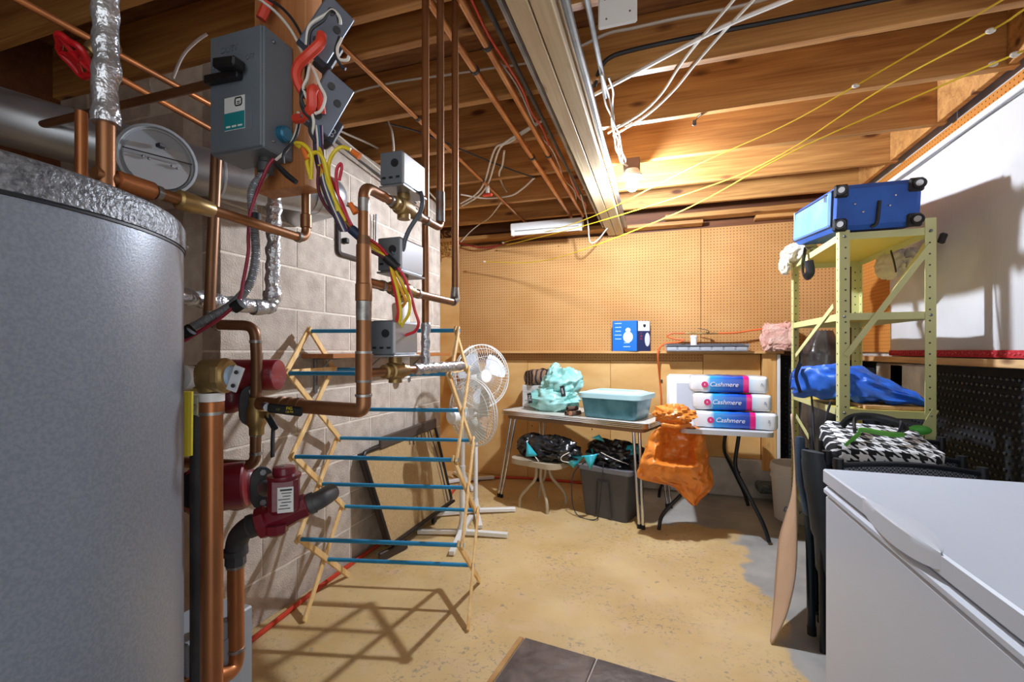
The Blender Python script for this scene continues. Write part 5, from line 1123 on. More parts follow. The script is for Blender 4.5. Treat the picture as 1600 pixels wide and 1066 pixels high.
blob('fold', c0 + tx * .03, (.24, .15, .105), bv2_, vb, 21, .32, 2.1, .25, 5.5, Rb); blob('fold', c0 - tx * .17 + ty * .03 - UP * .0, (.12, .13, .095), bv_, vb, 24, .3, 2.5, .15, 5, Rb)
MB().tube(cr([c0 - tx * .10 - ty * .155 + UP * .05, c0 - tx * .05 - ty * .165 - UP * .0, c0 + tx * .01 - ty * .155 - UP * .07], 6), .0035, 6).build('white_piping', whtw, vb); MB().tube(cr([c0 + tx * .24 - ty * .10 + UP * .02, c0 + tx * .20 - ty * .14 - UP * .01, c0 + tx * .20 - ty * .14 - UP * .04, c0 + tx * .25 - ty * .12 - UP * .05], 6), .0035, 6).build('white_piping', whtw, vb)
def patch(uvs, d, par, mat=tv_, bul=.02):
    a, b, c = [V(u, v, d) for u, v in uvs]
    def f(s, t):
        p = a.lerp(b, s).lerp(c, t); w = s * (1 - t); k = math.sin(math.pi * min(1, max(0, t * .8 + .1))) * math.sin(math.pi * (s * .8 + .1))
        return p - FWD * (bul * k + .012 * noise.noise(p * 14))
    o_ = MB().grid(f, 9, 9).build('turquoise_panel', mat, par, ang=80); m_ = o_.modifiers.new('thick', 'SOLIDIFY'); m_.thickness = .004; m_.offset = 0
dv1 = FWD.dot(c0 - ty * .165)
patch([(823, 690), (840, 712), (822, 713)], dv1 + .01, vb); patch([(874, 714), (914, 712), (896, 731)], dv1 - .01, vb)
tt = thing('storage_tote', 'dark grey plastic tote standing on the floor under the kitchen table', 'storage bin', VZ(940, 812, 0))
tc0 = (VZ(908, 808, 0) + VZ(976, 818, 0)) / 2 + ty * .17 + tx * .0; tot = M('tote_grey', '#4b4b4e', .5)
def tot_t(w0, d0, w1, d1, z0, z1, r, name, mat): return taper(w0, d0, w1, d1, z0, z1, r, name, mat, tt, c=tc0)
tot_t(.33, .27, .40, .33, 0, .36, .03, 'tote_body', tot); tot_t(.43, .36, .43, .36, .345, .375, .04, 'rim', M('tote_rim', '#6b6b70', .45))
for s in (-1, 1):
    MB().beam(tc0 - ty * .150 + tx * s * .062 + UP * .02, tc0 - ty * .170 + tx * s * .045 + UP * .28, .008, .006, up=ty).build('rib', M('tote_rib%d' % (s + 1), '#2e2e31', .5), tt)
MB().beam(tc0 - ty * .170 - tx * .045 + UP * .28, tc0 - ty * .170 + tx * .045 + UP * .28, .006, .008).build('rib', M('tote_rib_top', '#2e2e31', .5), tt)
vb2 = thing('vinyl_bundle', 'black and turquoise crumpled vinyl bundle piled on the grey tote', 'inflatable', tc0 + UP * .38)
c0 = tc0 + UP * .44
blob('fold', c0 + tx * .05, (.24, .16, .105), bv_, vb2, 31, .42, 2.6, .2, 6, Rb); blob('fold', c0 - tx * .10 + UP * .03 + ty * .04, (.11, .10, .07), bv_, vb2, 35, .35, 2.6, .2, 6, Rb)
MB().tube(cr([c0 - tx * .02 - ty * .15 + UP * .04, c0 + tx * .08 - ty * .155 + UP * .01, c0 + tx * .18 - ty * .13 - UP * .02], 6), .003, 6).build('white_piping', whtw, vb2)
dv2 = FWD.dot(c0 - ty * .165)
patch([(924, 684), (936, 679), (944, 690)], dv2 + .06, vb2); patch([(911, 712), (934, 709), (922, 734)], dv2 - .02, vb2); patch([(974, 708), (996, 716), (990, 735)], dv2 - .0, vb2)
run('black_cable', 'thin black cord looping from the vinyl bundle down the left side of the tote', 'cord', [c0 - tx * .13 - ty * .16 - UP * .03, tc0 - tx * .225 - ty * .19 + UP * .30, tc0 - tx * .23 - ty * .20 + UP * .10, tc0 - tx * .17 - ty * .22 + UP * .01, tc0 - tx * .04 - ty * .22 + UP * .008, tc0 - tx * .02 - ty * .19 + UP * .06, tc0 + tx * .0 - ty * .19 + UP * .25, c0 + tx * .01 - ty * .17 - UP * .02], .004, blkw, smooth=8, n=8)
# --- things on the back ledge
LZ = 1.216; LY = YB - .05
bb = thing('blue_carton', 'bright blue carton with white picture print standing on the back ledge', 'box', VY(985, 549, LY))
p0, p1, p2 = VY(957, 549, LY - .05), VY(995, 549, LY - .075), VY(1016, 549, LY - .02)
hB = .265
def slab(a, b, h, t_, name, mat, par, z=LZ):
    d_ = (b - a); d_.z = 0; nrm_ = Vector((d_.y, -d_.x, 0)).normalized(); c_ = (a + b) / 2; c_.z = z + h / 2
    x_ = d_.normalized(); R_ = Matrix((x_, UP.cross(x_), UP)).transposed()
    return MB().box(c_ - nrm_ * t_ / 2, (d_.length, t_, h), R_, bev=.001).build(name, mat, par), x_, nrm_, c_
o_, x_, n_, cc = slab(p0, p1, hB, .10, 'front', M('carton_blue', '#1668c0', .4), bb)
for a, z_, r1, r2 in ((.03, .05, .022, .02), (.03, -.01, .042, .048)): MB().sphere(cc + x_ * a + n_ * .0005 + UP * z_, (r1, .002, r2), 18, 10, R=Matrix((x_, UP.cross(x_), UP)).transposed()).build('picture', M('picture_white', '#e6ebf2', .4), bb)
for k in range(7): MB().box(cc + x_ * (-.055 if k < 5 else .02) + n_ * .001 + UP * (.11 - k * .034), (.06 - .006 * (k % 3), .0012, .006), Matrix((x_, UP.cross(x_), UP)).transposed()).build('print_line', M('print_pale%d' % k, '#b9d2ee', .5), bb)
o_, x_, n_, cc = slab(p1, p2, hB - .005, .06, 'side', M('carton_navy', '#1c2950', .4), bb)
R_ = Matrix((x_, UP.cross(x_), UP)).transposed()
MB().prism([(-.05, .0), (.055, .0), (.055, .085), (-.05, .085), (-.05, .04)], cc + n_ * .001 + UP * .045, x_, UP, .0014).build('side_panel', M('side_white', '#dfe3ea', .4), bb)
MB().sphere(cc + x_ * .035 + n_ * .0005 - UP * .03, (.024, .002, .06), 16, 10, R=R_).build('picture', M('picture_lilac', '#c3c6da', .4), bb)
text('3 in 1', .028, cc - x_ * .022 + n_ * .002 - UP * .0, UP, -x_, M('print_red', '#c8352e', .5), 'lettering', bb)
MB().prism([(-.012, .012), (.012, .012), (.012, -.006), (0, -.018), (-.012, -.006)], cc + n_ * .002 + UP * .09 + x_ * .008, x_, UP, .001).build('emblem', blk, bb)
tr = thing('filter_tray', 'grey plastic tray with divided pockets on the back ledge', 'tray', VY(1105, 552, LY))
ta, tb_ = VY(1041, 552, LY - .10), VY(1168, 555, LY - .10); tzz = LZ
wT = tb_.x - ta.x
vs_ = []; mb = MB()
mb.box(((ta.x + tb_.x) / 2, LY - .075, tzz + .004), (wT * .95, .09, .006)); mb.box(((ta.x + tb_.x) / 2, LY - .03, tzz + .03), (wT * .97, .006, .06)); mb.box(((ta.x + tb_.x) / 2, LY - .122, tzz + .022), (wT * .97, .006, .045), rot(-12, 0, 0))
mb.box(((ta.x + tb_.x) / 2, LY - .128, tzz + .046), (wT, .022, .006), bev=.002); mb.box(((ta.x + tb_.x) / 2, LY - .03, tzz + .058), (wT, .022, .006), bev=.002)
for s in (ta.x, tb_.x): mb.box((s, LY - .078, tzz + .03), (.008, .10, .06), rot(0, 14 if s > 0.3 else -14, 0))
mb.build('tray_body', M('grey_tray', '#7d7f86', .5), tr)
for k in range(7): MB().box((ta.x + wT * (k + .5) / 7, LY - .124, tzz + .022), (wT / 7 - .012, .010, .036), rot(-12, 0, 0), bev=.003).build('pocket', M('tray_pocket%d' % k, '#94969c', .5), tr)
fc = thing('filter_canister', 'small white filter canister with valve on the orange air line', 'filter', VY(1084, 541, LY - .06))
fp = VY(1084, 538, LY - .06); fp.z = LZ + .065
MB().lathe([(.022, 0), (.026, .004), (.026, .075), (.03, .078), (.03, .092), (.02, .098)], fp - UP * .03, UP, 20).build('canister', white_pl, fc)
MB().tube([VY(1070, 521, LY - .06), VY(1122, 521, LY - .06)], .008, 10).build('fitting', brass, fc)
MB().beam(VY(1090, 513, LY - .06), VY(1106, 516, LY - .06), .01, .005, bev=.001).build('valve_lever', darkiron, fc); MB().sphere(VY(1106, 519, LY - .06), .014, 12, 8).build('valve_body', brass, fc)
hs_m = M('orange_hose', '#d9652c', .45)
run('air_line', 'orange air line curling from the filter and dropping down the lower panel', 'hose', [VY(1070, 521, LY - .06), VY(1050, 521, LY - .06), VY(1043, 526, LY - .06), VY(1055, 530, LY - .06), VY(1068, 531, LY - .07), VY(1060, 535, LY - .08), VY(1040, 537, LY - .08), VY(1030, 545, LY - .085), VY(1028, 560, LY - .075), VY(1031, 595, YB - .02), VY(1033, 620, YB - .015), VY(1033, 660, YB - .015)], .0075, hs_m, smooth=6, n=8)
run('air_line', 'orange air line running right from the filter into the pink insulation', 'hose', [VY(1122, 521, LY - .06), VY(1150, 520, LY - .06), VY(1170, 517, LY - .06), VY(1200, 513, LY - .06)], .0075, hs_m, smooth=6, n=8)
MB().box(VY(1033, 595, YB - .012), (.025, .012, .02), bev=.002).build('hose_clip', darkiron); tag(bpy.data.objects['hose_clip'], 'small metal clip holding the orange air line to the panel', 'clip')
def fluff(d, p):
    q = Vector([math.copysign(abs(c_) ** .5, c_) for c_ in d]); return Vector((q.x * .125, q.y * .06, q.z * .115)) * (.9 + .22 * noise.noise(d * 3 + Vector((2, 2, 2))) + .16 * noise.noise(d * 9))
o = MB().sphere(VY(1216, 527, LY - .07), (.15, .075, .145), 60, 40, fn=fluff).build('pink_insulation', M('pink_batt', '#d8a090', .95, col2='#e8c0b0', scale=18, bump=1, bscale=60)); tag(o, 'tuft of pink fibre insulation on the right end of the ledge', 'insulation')
# ================================================================ RIGHT SIDE
# --- white sheet hung on the right wall
sh_ = thing('wall_sheet', 'white ribbed sheet with red braided hem hung on the right wall', 'sheet', (XR - .03, 2.0, 1.2))
wsh = M('white_sheet', '#c2c1c2', .8, col2='#cac9c9', scale=3, bump=.25, bscale=40, bstretch=(1, 9, .2))
MB().grid(lambda u, v: Vector((XR - .028 - .006 * math.sin(u * 60) * (1 - v) - .004 * math.sin(u * 23 + v * 3), 3.52 - u * 3.9, 1.215 + (2.285 - 1.215) * v)), 160, 8).build('sheet', wsh, sh_)
MB().box((XR - .034, 1.57, 1.205), (.008, 3.9, .034), bev=.002).build('red_hem', red_trim, sh_)
mb = MB()
for k in range(150): mb.box((XR - .036, 3.50 - k * .026, 1.205 + .003 * (-1) ** k), (.012, .016, .008), rot(35 * (-1) ** k, 0, 0), bev=.002)
o = mb.build('braid', M('braid_pink', '#c2414a', .8), sh_); o['kind'] = 'stuff'
MB().cyl((XR - .035, 3.56, 2.295), (XR - .035, -.5, 2.295), .016, n=18).build('top_rail', white_p, sh_)
MB().cyl((XR - .043, 3.56, 2.273), (XR - .043, -.5, 2.273), .004, n=8).build('cord', M('grey_seam', '#77787c', .6), sh_)
# --- pale green steel shelf unit
grn = M('pale_green_steel', '#c9c88e', .4, col2='#c2c183', scale=4); yel_ = M('shelf_underside', '#cdbb5c', .42)
SX0, SX1, SY0, SY1 = .844, 1.226, 2.62, 3.47; ZT, ZM, ZLo = 1.795, 1.402, .931
su = thing('shelf_unit', 'pale green perforated steel shelf unit against the right wall', 'shelf unit', (1.03, 3.05, 0))
hole = M('bolt_hole', '#2f3326', .6)
for x, y, sx, sy in ((SX0, SY0, 1, 1), (SX1, SY0, -1, 1), (SX0, SY1, 1, -1), (SX1, SY1, -1, -1)):
    mb = MB(); mb.box((x + sx * .021, y, .92), (.042, .0035, 1.84)); mb.box((x, y + sy * .021, .92), (.0035, .042, 1.84)); pst_ = mb.build('post', grn, su)
    hb_ = MB()
    for k in range(34):
        z = .06 + k * .052; hb_.cyl((x + sx * .024, y - .003, z), (x + sx * .024, y + .003, z), .0042, n=8); hb_.cyl((x - .003, y + sy * .024, z), (x + .003, y + sy * .024, z), .0042, n=8)
    o = hb_.build('bolt_holes', hole, pst_); o['kind'] = 'stuff'
for z, in ((ZT,), (ZM,), (ZLo,), (.30,)):
    s_ = MB().box(((SX0 + SX1) / 2, (SY0 + SY1) / 2, z), (SX1 - SX0 - .008, SY1 - SY0 - .008, .003)).build('shelf', yel_, su)
    for a, b in (((SX0, SY0 + .003), (SX1, SY0 + .003)), ((SX0, SY1 - .003), (SX1, SY1 - .003)), ((SX0 + .003, SY0), (SX0 + .003, SY1)), ((SX1 - .003, SY0), (SX1 - .003, SY1))):
        MB().beam((a[0], a[1], z - .016), (b[0], b[1], z - .016), .003, .034).build('lip', grn, s_)
    for x in (SX0 + .02, SX1 - .02):
        MB().sphere((x, SY0 - .003, z - .016), .007, 10, 6).build('bolt', steel, s_)
def brace(a, b): MB().beam(a, b, .003, .026, up=UP if abs((Vector(b) - Vector(a)).normalized().z) < .95 else EXn).build('brace', grn, su)
yb = SY0 - .006
brace(VY(1322, 556, yb), VY(1456, 382, yb)); brace(VY(1432, 690, yb), VY(1462, 640, yb))
xb = SX0 - .004; brace(VX(1302, 478, xb), VX(1243, 556, xb)); brace(VX(1244, 650, xb), VX(1264, 684, xb))
brace((SX1 + .004, SY0 + .1, ZT - .06), (SX1 + .004, SY1 - .3, ZM + .06))
bw = MB().box((1.08, 3.05, ZLo + .012), (.24, .80, .018), bev=.002).build('wood_board', pine_y); tag(bw, 'flat wooden board lying on the lower shelf under the duffel bag', 'board')
# --- blue suitcase on top
suit = M('blue_fabric', '#1c50a8', .6, col2='#2560bb', scale=5, bump=.15, bscale=300); suit2 = M('light_blue_fabric', '#5b86cf', .6, col2='#6d97da', scale=5, bump=.15, bscale=300)
sc_ = thing('suitcase', 'blue fabric suitcase with black wheels lying on top of the shelf unit', 'suitcase', (.985, 2.9, 1.80))
Rs = Matrix.Rotation(math.radians(6.5), 3, 'X'); so = Vector((.985, 2.60, 1.80))
S = lambda x, y, z: so + Rs @ Vector((x, y, z))
def rbox(w, d, h, r, nseg=5):
    """rounded box surface between -w/2..w/2, 0..d, 0..h"""
    def f(dv, p):
        q = Vector((math.copysign(min(1, abs(dv.x) * 1.7), dv.x), math.copysign(min(1, abs(dv.y) * 1.7), dv.y), math.copysign(min(1, abs(dv.z) * 1.7), dv.z)))
        return q
    return f
MB().box(S(0, .34, .112), (.355, .68, .215), Rs, bev=.022).build('body', suit, sc_)
MB().box(S(-.182, .33, .112), (.02, .62, .17), Rs, bev=.010).build('front_pocket', suit2, sc_)
MB().tube([S(-.18, .01, .03), S(-.18, .01, .195), S(-.18, .66, .195), S(-.18, .66, .03)], .005, 8, closed=True).build('piping', M('dark_piping', '#20304f', .6), sc_)
MB().tube(fillet([S(-.194, .04, .185), S(-.194, .62, .185)], .01), .003, 6).build('zip', blk, sc_)
for yy in (.06, .60): MB().box(S(-.198, yy, .172), (.004, .012, .035), Rs, bev=.001).build('zip_pull', chrome, sc_)
for sx_ in (-1, 1):
    for z_ in (.03, .19):
        cpt = MB().box(S(sx_ * .148, -.001, z_), (.062, .018, .062), Rs, bev=.008).build('corner_guard', blk, sc_)
        wcx = S(sx_ * .152, -.026, z_); wax = Vector((-.55, -.83, 0))
        MB().lathe([(.008, -.009), (.022, -.009), (.024, -.004), (.024, .004), (.022, .009), (.008, .009)], wcx, wax, 20).build('wheel', blkrub, sc_); MB().lathe([(.001, -.010), (.014, -.0105), (.014, .0105), (.001, .010)], wcx, wax, 14).build('wheel_hub', M('hub_grey', '#a9abad', .4), sc_)
for x_, z_ in ((-.09, .125), (-.055, .085), (.07, .15), (.05, .105)): MB().sphere(S(x_, -.001, z_), .006, 10, 6).build('rivet', chrome, sc_)
MB().tube(cr([S(-.02, -.002, .01), S(.0, -.006, .03), S(.005, -.006, .10), S(.008, -.002, .13)], 5), .008, 8).build('strap', blk, sc_)
# cloths and strap around the top shelf
cloth = M('cream_cloth', '#d6cfc0', .9, col2='#c3bba9', scale=8, bump=.3, bscale=30)
cr1 = thing('cream_cloth', 'crumpled cream cloth tucked under the far end of the suitcase', 'cloth', (.84, 3.35, ZT))
blob('cloth', Vector((.86, 3.36, ZT + .055)), (.10, .15, .065), cloth, cr1, 51, .3, 2.4, .15, 6); blob('cloth_fold', Vector((.79, 3.40, ZT - .01)), (.035, .06, .065), cloth, cr1, 53, .3, 2, .1, 5, flat=False)
o = MB().tube(cr([Vector((.83, 3.12, ZT + .03)), Vector((.818, 3.10, ZT - .02)), Vector((.80, 3.06, ZT - .09)), Vector((.80, 3.02, ZT - .15)), Vector((.82, 2.99, ZT - .13)), Vector((.815, 3.0, ZT - .06))], 6), .024, 10, sx=.25).build('black_strap', blk); tag(o, 'black webbing strap drooping over the top shelf edge', 'strap')
cr2 = thing('beige_cloth', 'beige cloth bag hanging below the top shelf at the back', 'cloth', (1.25, 3.3, 1.7))
blob('cloth', VX(1392, 412, 1.26), (.05, .16, .085), M('beige_cloth_m', '#c9c0b0', .9, col2='#b5ab9b', scale=9), cr2, 57, .3, 2.2, .15, 5, flat=False); blob('cloth_tail', VX(1420, 405, 1.30), (.03, .10, .06), cloth, cr2, 58, .3, 2.2, .15, 5, flat=False)
MB().tube(cr([VX(1392, 392, 1.20), VX(1397, 410, 1.20), VX(1400, 425, 1.2)], 4), .008, 8, sx=.4).build('strap', blk, cr2)
o = MB().box(Vector((1.26, 2.64, ZT - .05)), (.03, .02, .05), rot(0, 20, 10), bev=.006).build('strap_buckle', blk); tag(o, 'black strap buckle poking out right of the top shelf', 'buckle')
# --- blue duffel bag on the lower shelf
df = thing('duffel_bag', 'royal blue duffel bag with black straps on the lower shelf', 'bag', (.98, 2.9, ZLo))
A_, B_ = Vector((.775, 3.02, ZLo + .03)), Vector((1.20, 2.66, ZLo + .03)); dax = (B_ - A_).normalized(); dsd = UP.cross(dax)
dprof = [(0, .10, .165), (.08, .135, .19), (.3, .15, .20), (.5, .15, .185), (.7, .12, .13), (.85, .08, .085), (.96, .04, .05), (1, .012, .025)]
def dfn(u, v):
    for (t0, w0, h0), (t1, w1, h1) in zip(dprof, dprof[1:]):
        if t0 <= v <= t1: k = (v - t0) / (t1 - t0); w_, h_ = w0 + (w1 - w0) * k, h0 + (h1 - h0) * k; break
    a = 2 * math.pi * u; sg = lambda x: math.copysign(abs(x) ** .6, x)
    n_ = noise.noise(Vector((v * 9, math.cos(a) * 2, math.sin(a) * 2))) * .018 - abs(noise.noise(Vector((v * 4, math.cos(a) * 2.5, math.sin(a) * 2.5 + 7)))) * .045
    return A_.lerp(B_, v) + dsd * sg(math.cos(a)) * (w_ + n_) + UP * max(-.008, (h_ / 2 + sg(math.sin(a)) * (h_ / 2 + n_)) - .01 - .0 * v + (.02 * max(0, v - .6)))
mb = MB(); mb.grid(dfn, 48, 40, cu=True); mb.f.append(tuple(range(48))[::-1]); mb.mi.append(0)
mb.build('bag_body', M('royal_nylon', '#1f57b8', .45, col2='#2a69cf', scale=6, bump=.3, bscale=18), df, ang=60)
MB().tube(cr([A_ - dax * .012 + dsd * math.cos(a) * .075 + UP * (.085 + math.sin(a) * .065) for a in [2 * math.pi * k / 16 for k in range(17)]], 2)[:-1], .006, 8, closed=True).build('end_piping', M('navy_piping', '#1c2c50', .6), df)
MB().grid(lambda u, v: A_ - dax * .006 + dsd * (u - .5) * .13 + UP * (.03 + v * .11) - dax * .006 * math.sin(u * 3.14), 6, 6).build('end_panel', M('pale_blue_panel', '#7f9fdc', .5), df)
vw = (Vector((0, 0, H)) - A_); vw.z = 0; vw.normalize()
for t_ in (.12, .48):
    c = A_.lerp(B_, t_); MB().tube(cr([c - dsd * .13 + UP * .19, c - dsd * .175 + UP * .12, c - dsd * .17 + UP * .03 + dax * .02], 5), .02, 8, sx=.2).build('strap', M('web_strap%d' % int(t_ * 100), '#2b2d35', .7), df)
MB().tube(cr([VX(1268, 620, SX0 - .02), VX(1270, 645, SX0 - .03), VX(1272, 690, SX0 - .03)], 5), .02, 8, sx=.25).build('hanging_strap', M('web_strap_c', '#2b2d35', .7), df)
MB().tube(cr([VX(1298, 628, SX0 - .02), VX(1292, 648, SX0 - .03), VX(1290, 665, SX0 - .03)], 5), .008, 8, sx=.4).build('hanging_strap', M('web_strap_d', '#2b2d35', .7), df)
# --- tall dark plastic-wrapped roll behind the shelf
rlk = thing('wrapped_roll', 'tall roll wrapped in dark shiny plastic standing behind the shelf unit', 'roll', (1.17, 3.99, 0))
def rollfn(u, v):
    a = 2 * math.pi * u; z = 1.37 * v; r = .142 * (1 - .5 * max(0, v - .88) / .12) * (1 + .12 * noise.noise(Vector((math.cos(a) * 2, math.sin(a) * 2, z * 4))) + .05 * noise.noise(Vector((math.cos(a) * 6, math.sin(a) * 6, z * 14))))
    return Vector((1.17 + math.cos(a) * r, 3.99 + math.sin(a) * r, z))
mb = MB(); mb.grid(rollfn, 40, 60, cu=True); mb.f.append(tuple(59 * 40 + k for k in range(40))); mb.mi.append(0); mb.build('roll', M('smoky_plastic', '#4b4643', .25, col2='#2c2a2a', scale=5, coat=.5, bump=.3, bscale=25), rlk)
# --- bucket
bk = thing('bucket', 'white plastic bucket with blue print on the floor by the right corner', 'bucket', (.93, 3.76, 0))
bo = Vector((.93, 3.76, 0))
MB().lathe([(.12, .0), (.125, .004), (.145, .30), (.152, .30), (.152, .312), (.147, .315), (.148, .35), (.154, .352), (.154, .365), (.15, .40), (.146, .405), (.141, .40), (.120, .01)], bo, UP, 40, cap=False).build('bucket_body', white_pl, bk)
MB().cyl(bo + UP * .002, bo + UP * .008, .12, n=40).build('bottom', white_pl, bk)
bd = (Vector((.45, 2.4, 0)) - bo); bd.z = 0; bd.normalize()
text('Dairy', .05, bo + bd * .133 + UP * .10, UP.cross(bd) , UP, M('blue_print', '#2a5aa8', .5), 'lettering', bk, shear=.3); text('fresh', .03, bo + bd * .131 + UP * .065, UP.cross(bd), UP, M('blue_print2', '#2a5aa8', .5), 'lettering', bk, shear=.3)
# --- cardboard sheet leaning
cd = M('cardboard', '#b3957a', .8, col2='#c0a284', scale=4)
Lc = [(1204, 1005, 1.90), (1209, 950, 2.02), (1213, 890, 2.14), (1218, 840, 2.25), (1228, 805, 2.32), (1238, 770, 2.36), (1241, 720, 2.36), (1236, 648, 2.36)]
Rc = [(1206, 1008, 1.885), (1227, 965, 1.90), (1239, 920, 1.92), (1244, 880, 1.95), (1245, 830, 1.98), (1244, 770, 2.02), (1242, 715, 2.06), (1238, 646, 2.10)]
Lp = cr([V(*p) for p in Lc], 5); Rp = cr([V(*p) for p in Rc], 5); n = len(Lp)
Lp[0].z = Rp[0].z = .004
o = MB().grid(lambda u, v: Lp[round(v * (n - 1))].lerp(Rp[round(v * (n - 1))], u), 6, n).build('cardboard_sheet', cd); sm = o.modifiers.new('thick', 'SOLIDIFY'); sm.thickness = .006; sm.offset = 0
tag(o, 'curled tan cardboard sheet leaning beside the folded chairs', 'cardboard')
# --- folded chairs between freezer and shelf unit
fc1 = thing('folded_chair', 'folded navy padded chair standing on edge next to the cardboard', 'chair', (.62, 2.24, 0))
MB().tube(cr([V(1250, 682, 2.02), V(1250, 700, 2.01), V(1253, 750, 1.99), V(1262, 800, 1.97), V(1266, 818, 1.96)], 6), [.012] + [.034] * 6 + [.036] * 6 + [.034] * 6 + [.026] * 5 + [.018], 16, sx=.55).build('padded_back', navy, fc1)
MB().tube([V(1264, 806, 1.955), V(1266, 860, 1.955), V(1268, 985, 1.955)], .0165, 14).build('leg', M('navy_tube', '#22323f', .35, .4), fc1); MB().cyl(V(1268, 978, 1.955), V(1268.5, 994, 1.955), .0175).build('foot_cap', blkrub, fc1)
MB().tube([V(1267, 950, 1.955), V(1300, 955, 1.98)], .012, 12).build('cross_bar', M('black_tube2', '#1d2126', .35, .4), fc1)
MB().tube([V(1259, 700, 2.10), V(1272, 860, 2.06), V(1276, 960, 2.02)], .011, 12).build('leg', M('navy_tube2', '#22323f', .35, .4), fc1)
fc2 = thing('folded_chair', 'folded charcoal padded chair standing on edge against the freezer', 'chair', (.66, 2.1, 0))
MB().tube(cr([V(1270, 704, 1.86), V(1270, 716, 1.86), V(1276, 765, 1.85), V(1284, 830, 1.84), V(1288, 900, 1.84)], 6), [.012] + [.040] * 6 + [.044] * 6 + [.04] * 6 + [.03] * 5 + [.02], 16, sx=.5).build('padded_back', M('charcoal_vinyl', '#3a424b', .5, col2='#2d343c', scale=8), fc2)
MB().tube([V(1284, 820, 1.84), V(1287, 1055, 1.84)], .013, 12).build('leg', M('dark_tube3', '#1d2126', .35, .4), fc2)
def meshmat():
    m = M('woven_mesh', '#2a2c30', .6); nt = m.node_tree; N = nt.nodes; L = nt.links; tc = N.new('ShaderNodeTexCoord'); br_ = N.new('ShaderNodeTexChecker'); br_.inputs['Scale'].default_value = 150; br_.inputs['Color1'].default_value = hx('#17181b'); br_.inputs['Color2'].default_value = hx('#85888f')
    L.new(tc.outputs['Object'], br_.inputs['Vector']); L.new(br_.outputs['Color'], N['Principled BSDF'].inputs['Base Color']); return m
mesh_m = meshmat(); ltube = M('lounger_tube', '#23262c', .4, .3)
def lounger(label, L0, R0, rear):
    t = thing('folded_lounger', label, 'chair', (L0.x, L0.y, 0), 'folded loungers behind the freezer')
    ax_ = (R0 - L0).normalized()
    def pt(u, z_, k=0): p = L0.lerp(R0, u); p.z = p.z * (1 - z_) + .06 * z_; return p + Vector((-.0, rear * z_, 0)) + Vector((0, -.01 * math.sin(u * math.pi), .02 * math.sin(u * math.pi) * (1 - z_)))
    MB().grid(lambda u, v: pt(.04 + .92 * u, v), 14, 8).build('mesh_panel', mesh_m, t)
    MB().tube([pt(k / 10, 0) for k in range(11)], .010, 10).build('top_tube', ltube, t)
    for u in (0, 1):
        p = pt(u, 0); MB().tube([p + UP * .02, pt(u, .5), pt(u, 1) - UP * .055], .013, 12).build('side_tube', ltube, t); MB().cyl(p - UP * .03, p + UP * .025, .017, n=14).build('end_cap', blk, t)
    MB().tube([pt(k / 10, .12) - Vector((0, .03, 0)) for k in range(11)], .008, 8).build('arm_rest', ltube, t)
    return t
def pxy(u, v, d): return V(u, v, d)
lounger('folded black mesh lounger, rearmost behind the freezer', V(1286, 697, 2.0), V(1470, 692, 2.02), .04)
lounger('folded black mesh lounger, middle one behind the freezer', V(1292, 714, 1.86), V(1502, 722, 1.85), .04)
lounger('folded black mesh lounger, nearest behind the freezer', V(1310, 727, 1.70), V(1535, 741, 1.68), .04)
# --- houndstooth bag
def hound():
    m = M('houndstooth', '#e6e6e4', .85); nt = m.node_tree; N = nt.nodes; L = nt.links; tc = N.new('ShaderNodeTexCoord'); sp = N.new('ShaderNodeSeparateXYZ'); L.new(tc.outputs['Object'], sp.inputs[0])
    def ma(op, a, b=None):
        n = N.new('ShaderNodeMath'); n.operation = op
        for k, x in enumerate((a, b)):
            if x is None: continue
            if isinstance(x, (int, float)): n.inputs[k].default_value = x
            else: L.new(x, n.inputs[k])
        return n.outputs[0]
    px = ma('MULTIPLY', ma('ADD', sp.outputs[0], 10), 150.); py = ma('MULTIPLY', ma('ADD', ma('ADD', sp.outputs[1], sp.outputs[2]), 10), 150.)
    a = ma('LESS_THAN', ma('MODULO', px, 8.), 4.); b = ma('LESS_THAN', ma('MODULO', py, 8.), 4.); tw = ma('LESS_THAN', ma('MODULO', ma('ADD', px, py), 4.), 2.)
    mixv = ma('ADD', ma('MULTIPLY', a, tw), ma('MULTIPLY', b, ma('SUBTRACT', 1., tw)))
    mx = N.new('ShaderNodeMixRGB'); mx.inputs[1].default_value = hx('#e2e3e4'); mx.inputs[2].default_value = hx('#15171b'); L.new(mixv, mx.inputs[0]); L.new(mx.outputs[0], N['Principled BSDF'].inputs['Base Color']); return m
hb = thing('houndstooth_bag', 'black and white houndstooth bag with green handle on the folded loungers', 'bag', V(1372, 715, 1.92))
hc = V(1370, 700, 1.90); hb.location = (hc.x, hc.y, hc.z - .05)
def hfn(d, p):
    q = Vector([math.copysign(abs(c_) ** .42, c_) for c_ in d]); n_ = 1 + .05 * noise.noise(d * 3)
    return Vector((q.x * .185 * n_, q.y * .155 * n_, q.z * .052 * n_ + .012 * noise.noise(d * 2.5)))
Rh = Matrix.Rotation(TH - .35, 3, 'Z') @ rot(12, 3, 0)
ob = MB().sphere((0, 0, 0), 1, 48, 30, fn=hfn).build('bag_body', hound(), hb, local=True, ang=70); ob.rotation_euler = Rh.to_euler(); ob.location = (0, 0, .055)
gr = M('lime_webbing', '#5da83c', .5)
H_ = lambda x, y, z: hc + UP * .008 + Rh @ Vector((x, y, z))
MB().tube(cr([H_(-.15, -.13, .035), H_(-.10, -.09, .075), H_(-.08, -.06, .085), H_(.0, -.08, .085), H_(.06, -.06, .08)], 6), .010, 8, sx=.4).build('green_handle', gr, hb)
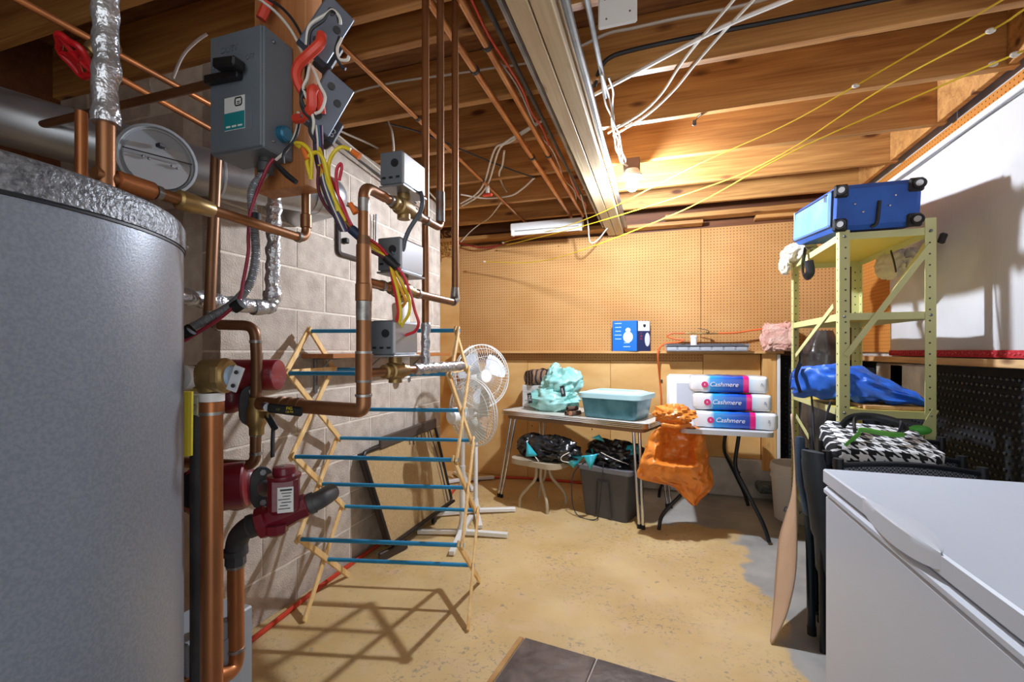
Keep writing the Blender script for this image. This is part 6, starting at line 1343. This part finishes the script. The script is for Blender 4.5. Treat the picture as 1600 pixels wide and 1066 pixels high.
MB().tube(cr([H_(-.12, .04, .06), H_(-.08, .06, .095), H_(.0, .08, .10), H_(.08, .06, .09), H_(.10, .03, .065)], 6), .016, 8, sx=.35).build('black_handle', blk, hb)
MB().tube(cr([H_(-.10, -.05, .075), H_(-.09, .0, .095), H_(-.07, .05, .09)], 5), .018, 8, sx=.35).build('strap', blk, hb); MB().tube(cr([H_(.05, -.04, .075), H_(.08, .02, .09), H_(.09, .06, .085)], 5), .016, 8, sx=.35).build('strap', M('dark_web', '#26292f', .6), hb)
o = MB().sphere(V(1437, 672, 2.1), (.045, .03, .022), 18, 12).build('green_pouch', M('lime_mesh', '#4fae45', .6)); tag(o, 'lime green pouch lying behind the houndstooth bag', 'pouch')
o = MB().tube(cr([V(1266, 672, 2.1), V(1268, 690, 2.05), V(1272, 730, 2.0)], 5), .018, 10, sx=.5).build('black_webbing', blk); tag(o, 'black webbing loop hanging left of the houndstooth bag', 'strap')
# --- chest freezer
fz = thing('chest_freezer', 'white chest freezer with moulded lid handle in the near right corner', 'freezer', (.815, 1.05, 0))
fw = M('freezer_white', '#d3dce9', .38, col2='#d0d9e7', scale=2); FX0, FX1, FY0, FY1 = .495, 1.14, .45, 1.655
MB().box(((FX0 + FX1) / 2, (FY0 + FY1) / 2, .395), (FX1 - FX0, FY1 - FY0, .75), bev=.006).build('cabinet', fw, fz)
MB().box(((FX0 + FX1) / 2, (FY0 + FY1) / 2, .784), (FX1 - FX0 + .012, FY1 - FY0 + .008, .028), bev=.009).build('rim', fw, fz)
MB().box(((FX0 + FX1) / 2, (FY0 + FY1) / 2, .801), (FX1 - FX0 - .02, FY1 - FY0 - .02, .012)).build('gasket', M('grey_gasket', '#6e7076', .6), fz)
MB().box(((FX0 + FX1) / 2, (FY0 + FY1) / 2, .828), (FX1 - FX0 + .012, FY1 - FY0 + .008, .044), bev=.004).build('lid', fw, fz)
hy0, hy1 = 1.03, 1.365
def hfn2(u, v):
    s_ = math.sin(u * math.pi) ** .7; y = hy0 + (hy1 - hy0) * u; x0 = FX0 - .006
    P = [(x0 + .045 * s_, .8504), (x0 + .018 * s_, .8522), (x0 - .006 * s_, .8505), (x0 - .009 * s_, .847), (x0 - .008 * s_, .800 + .02 * (1 - s_)), (x0 + .004, .812)]
    f = v * (len(P) - 1); i = min(int(f), len(P) - 2); t = f - i
    return Vector((P[i][0] + (P[i + 1][0] - P[i][0]) * t, y, P[i][1] + (P[i + 1][1] - P[i][1]) * t))
mb = MB(); mb.grid(hfn2, 30, 21); mb.build('lid_handle', M('handle_white', '#dbe3ee', .35), fz)
for x in (FX0 + .05, FX1 - .05):
    for y in (FY0 + .06, FY1 - .06): MB().cyl((x, y, 0), (x, y, .025), .02).build('foot', blkrub, fz)
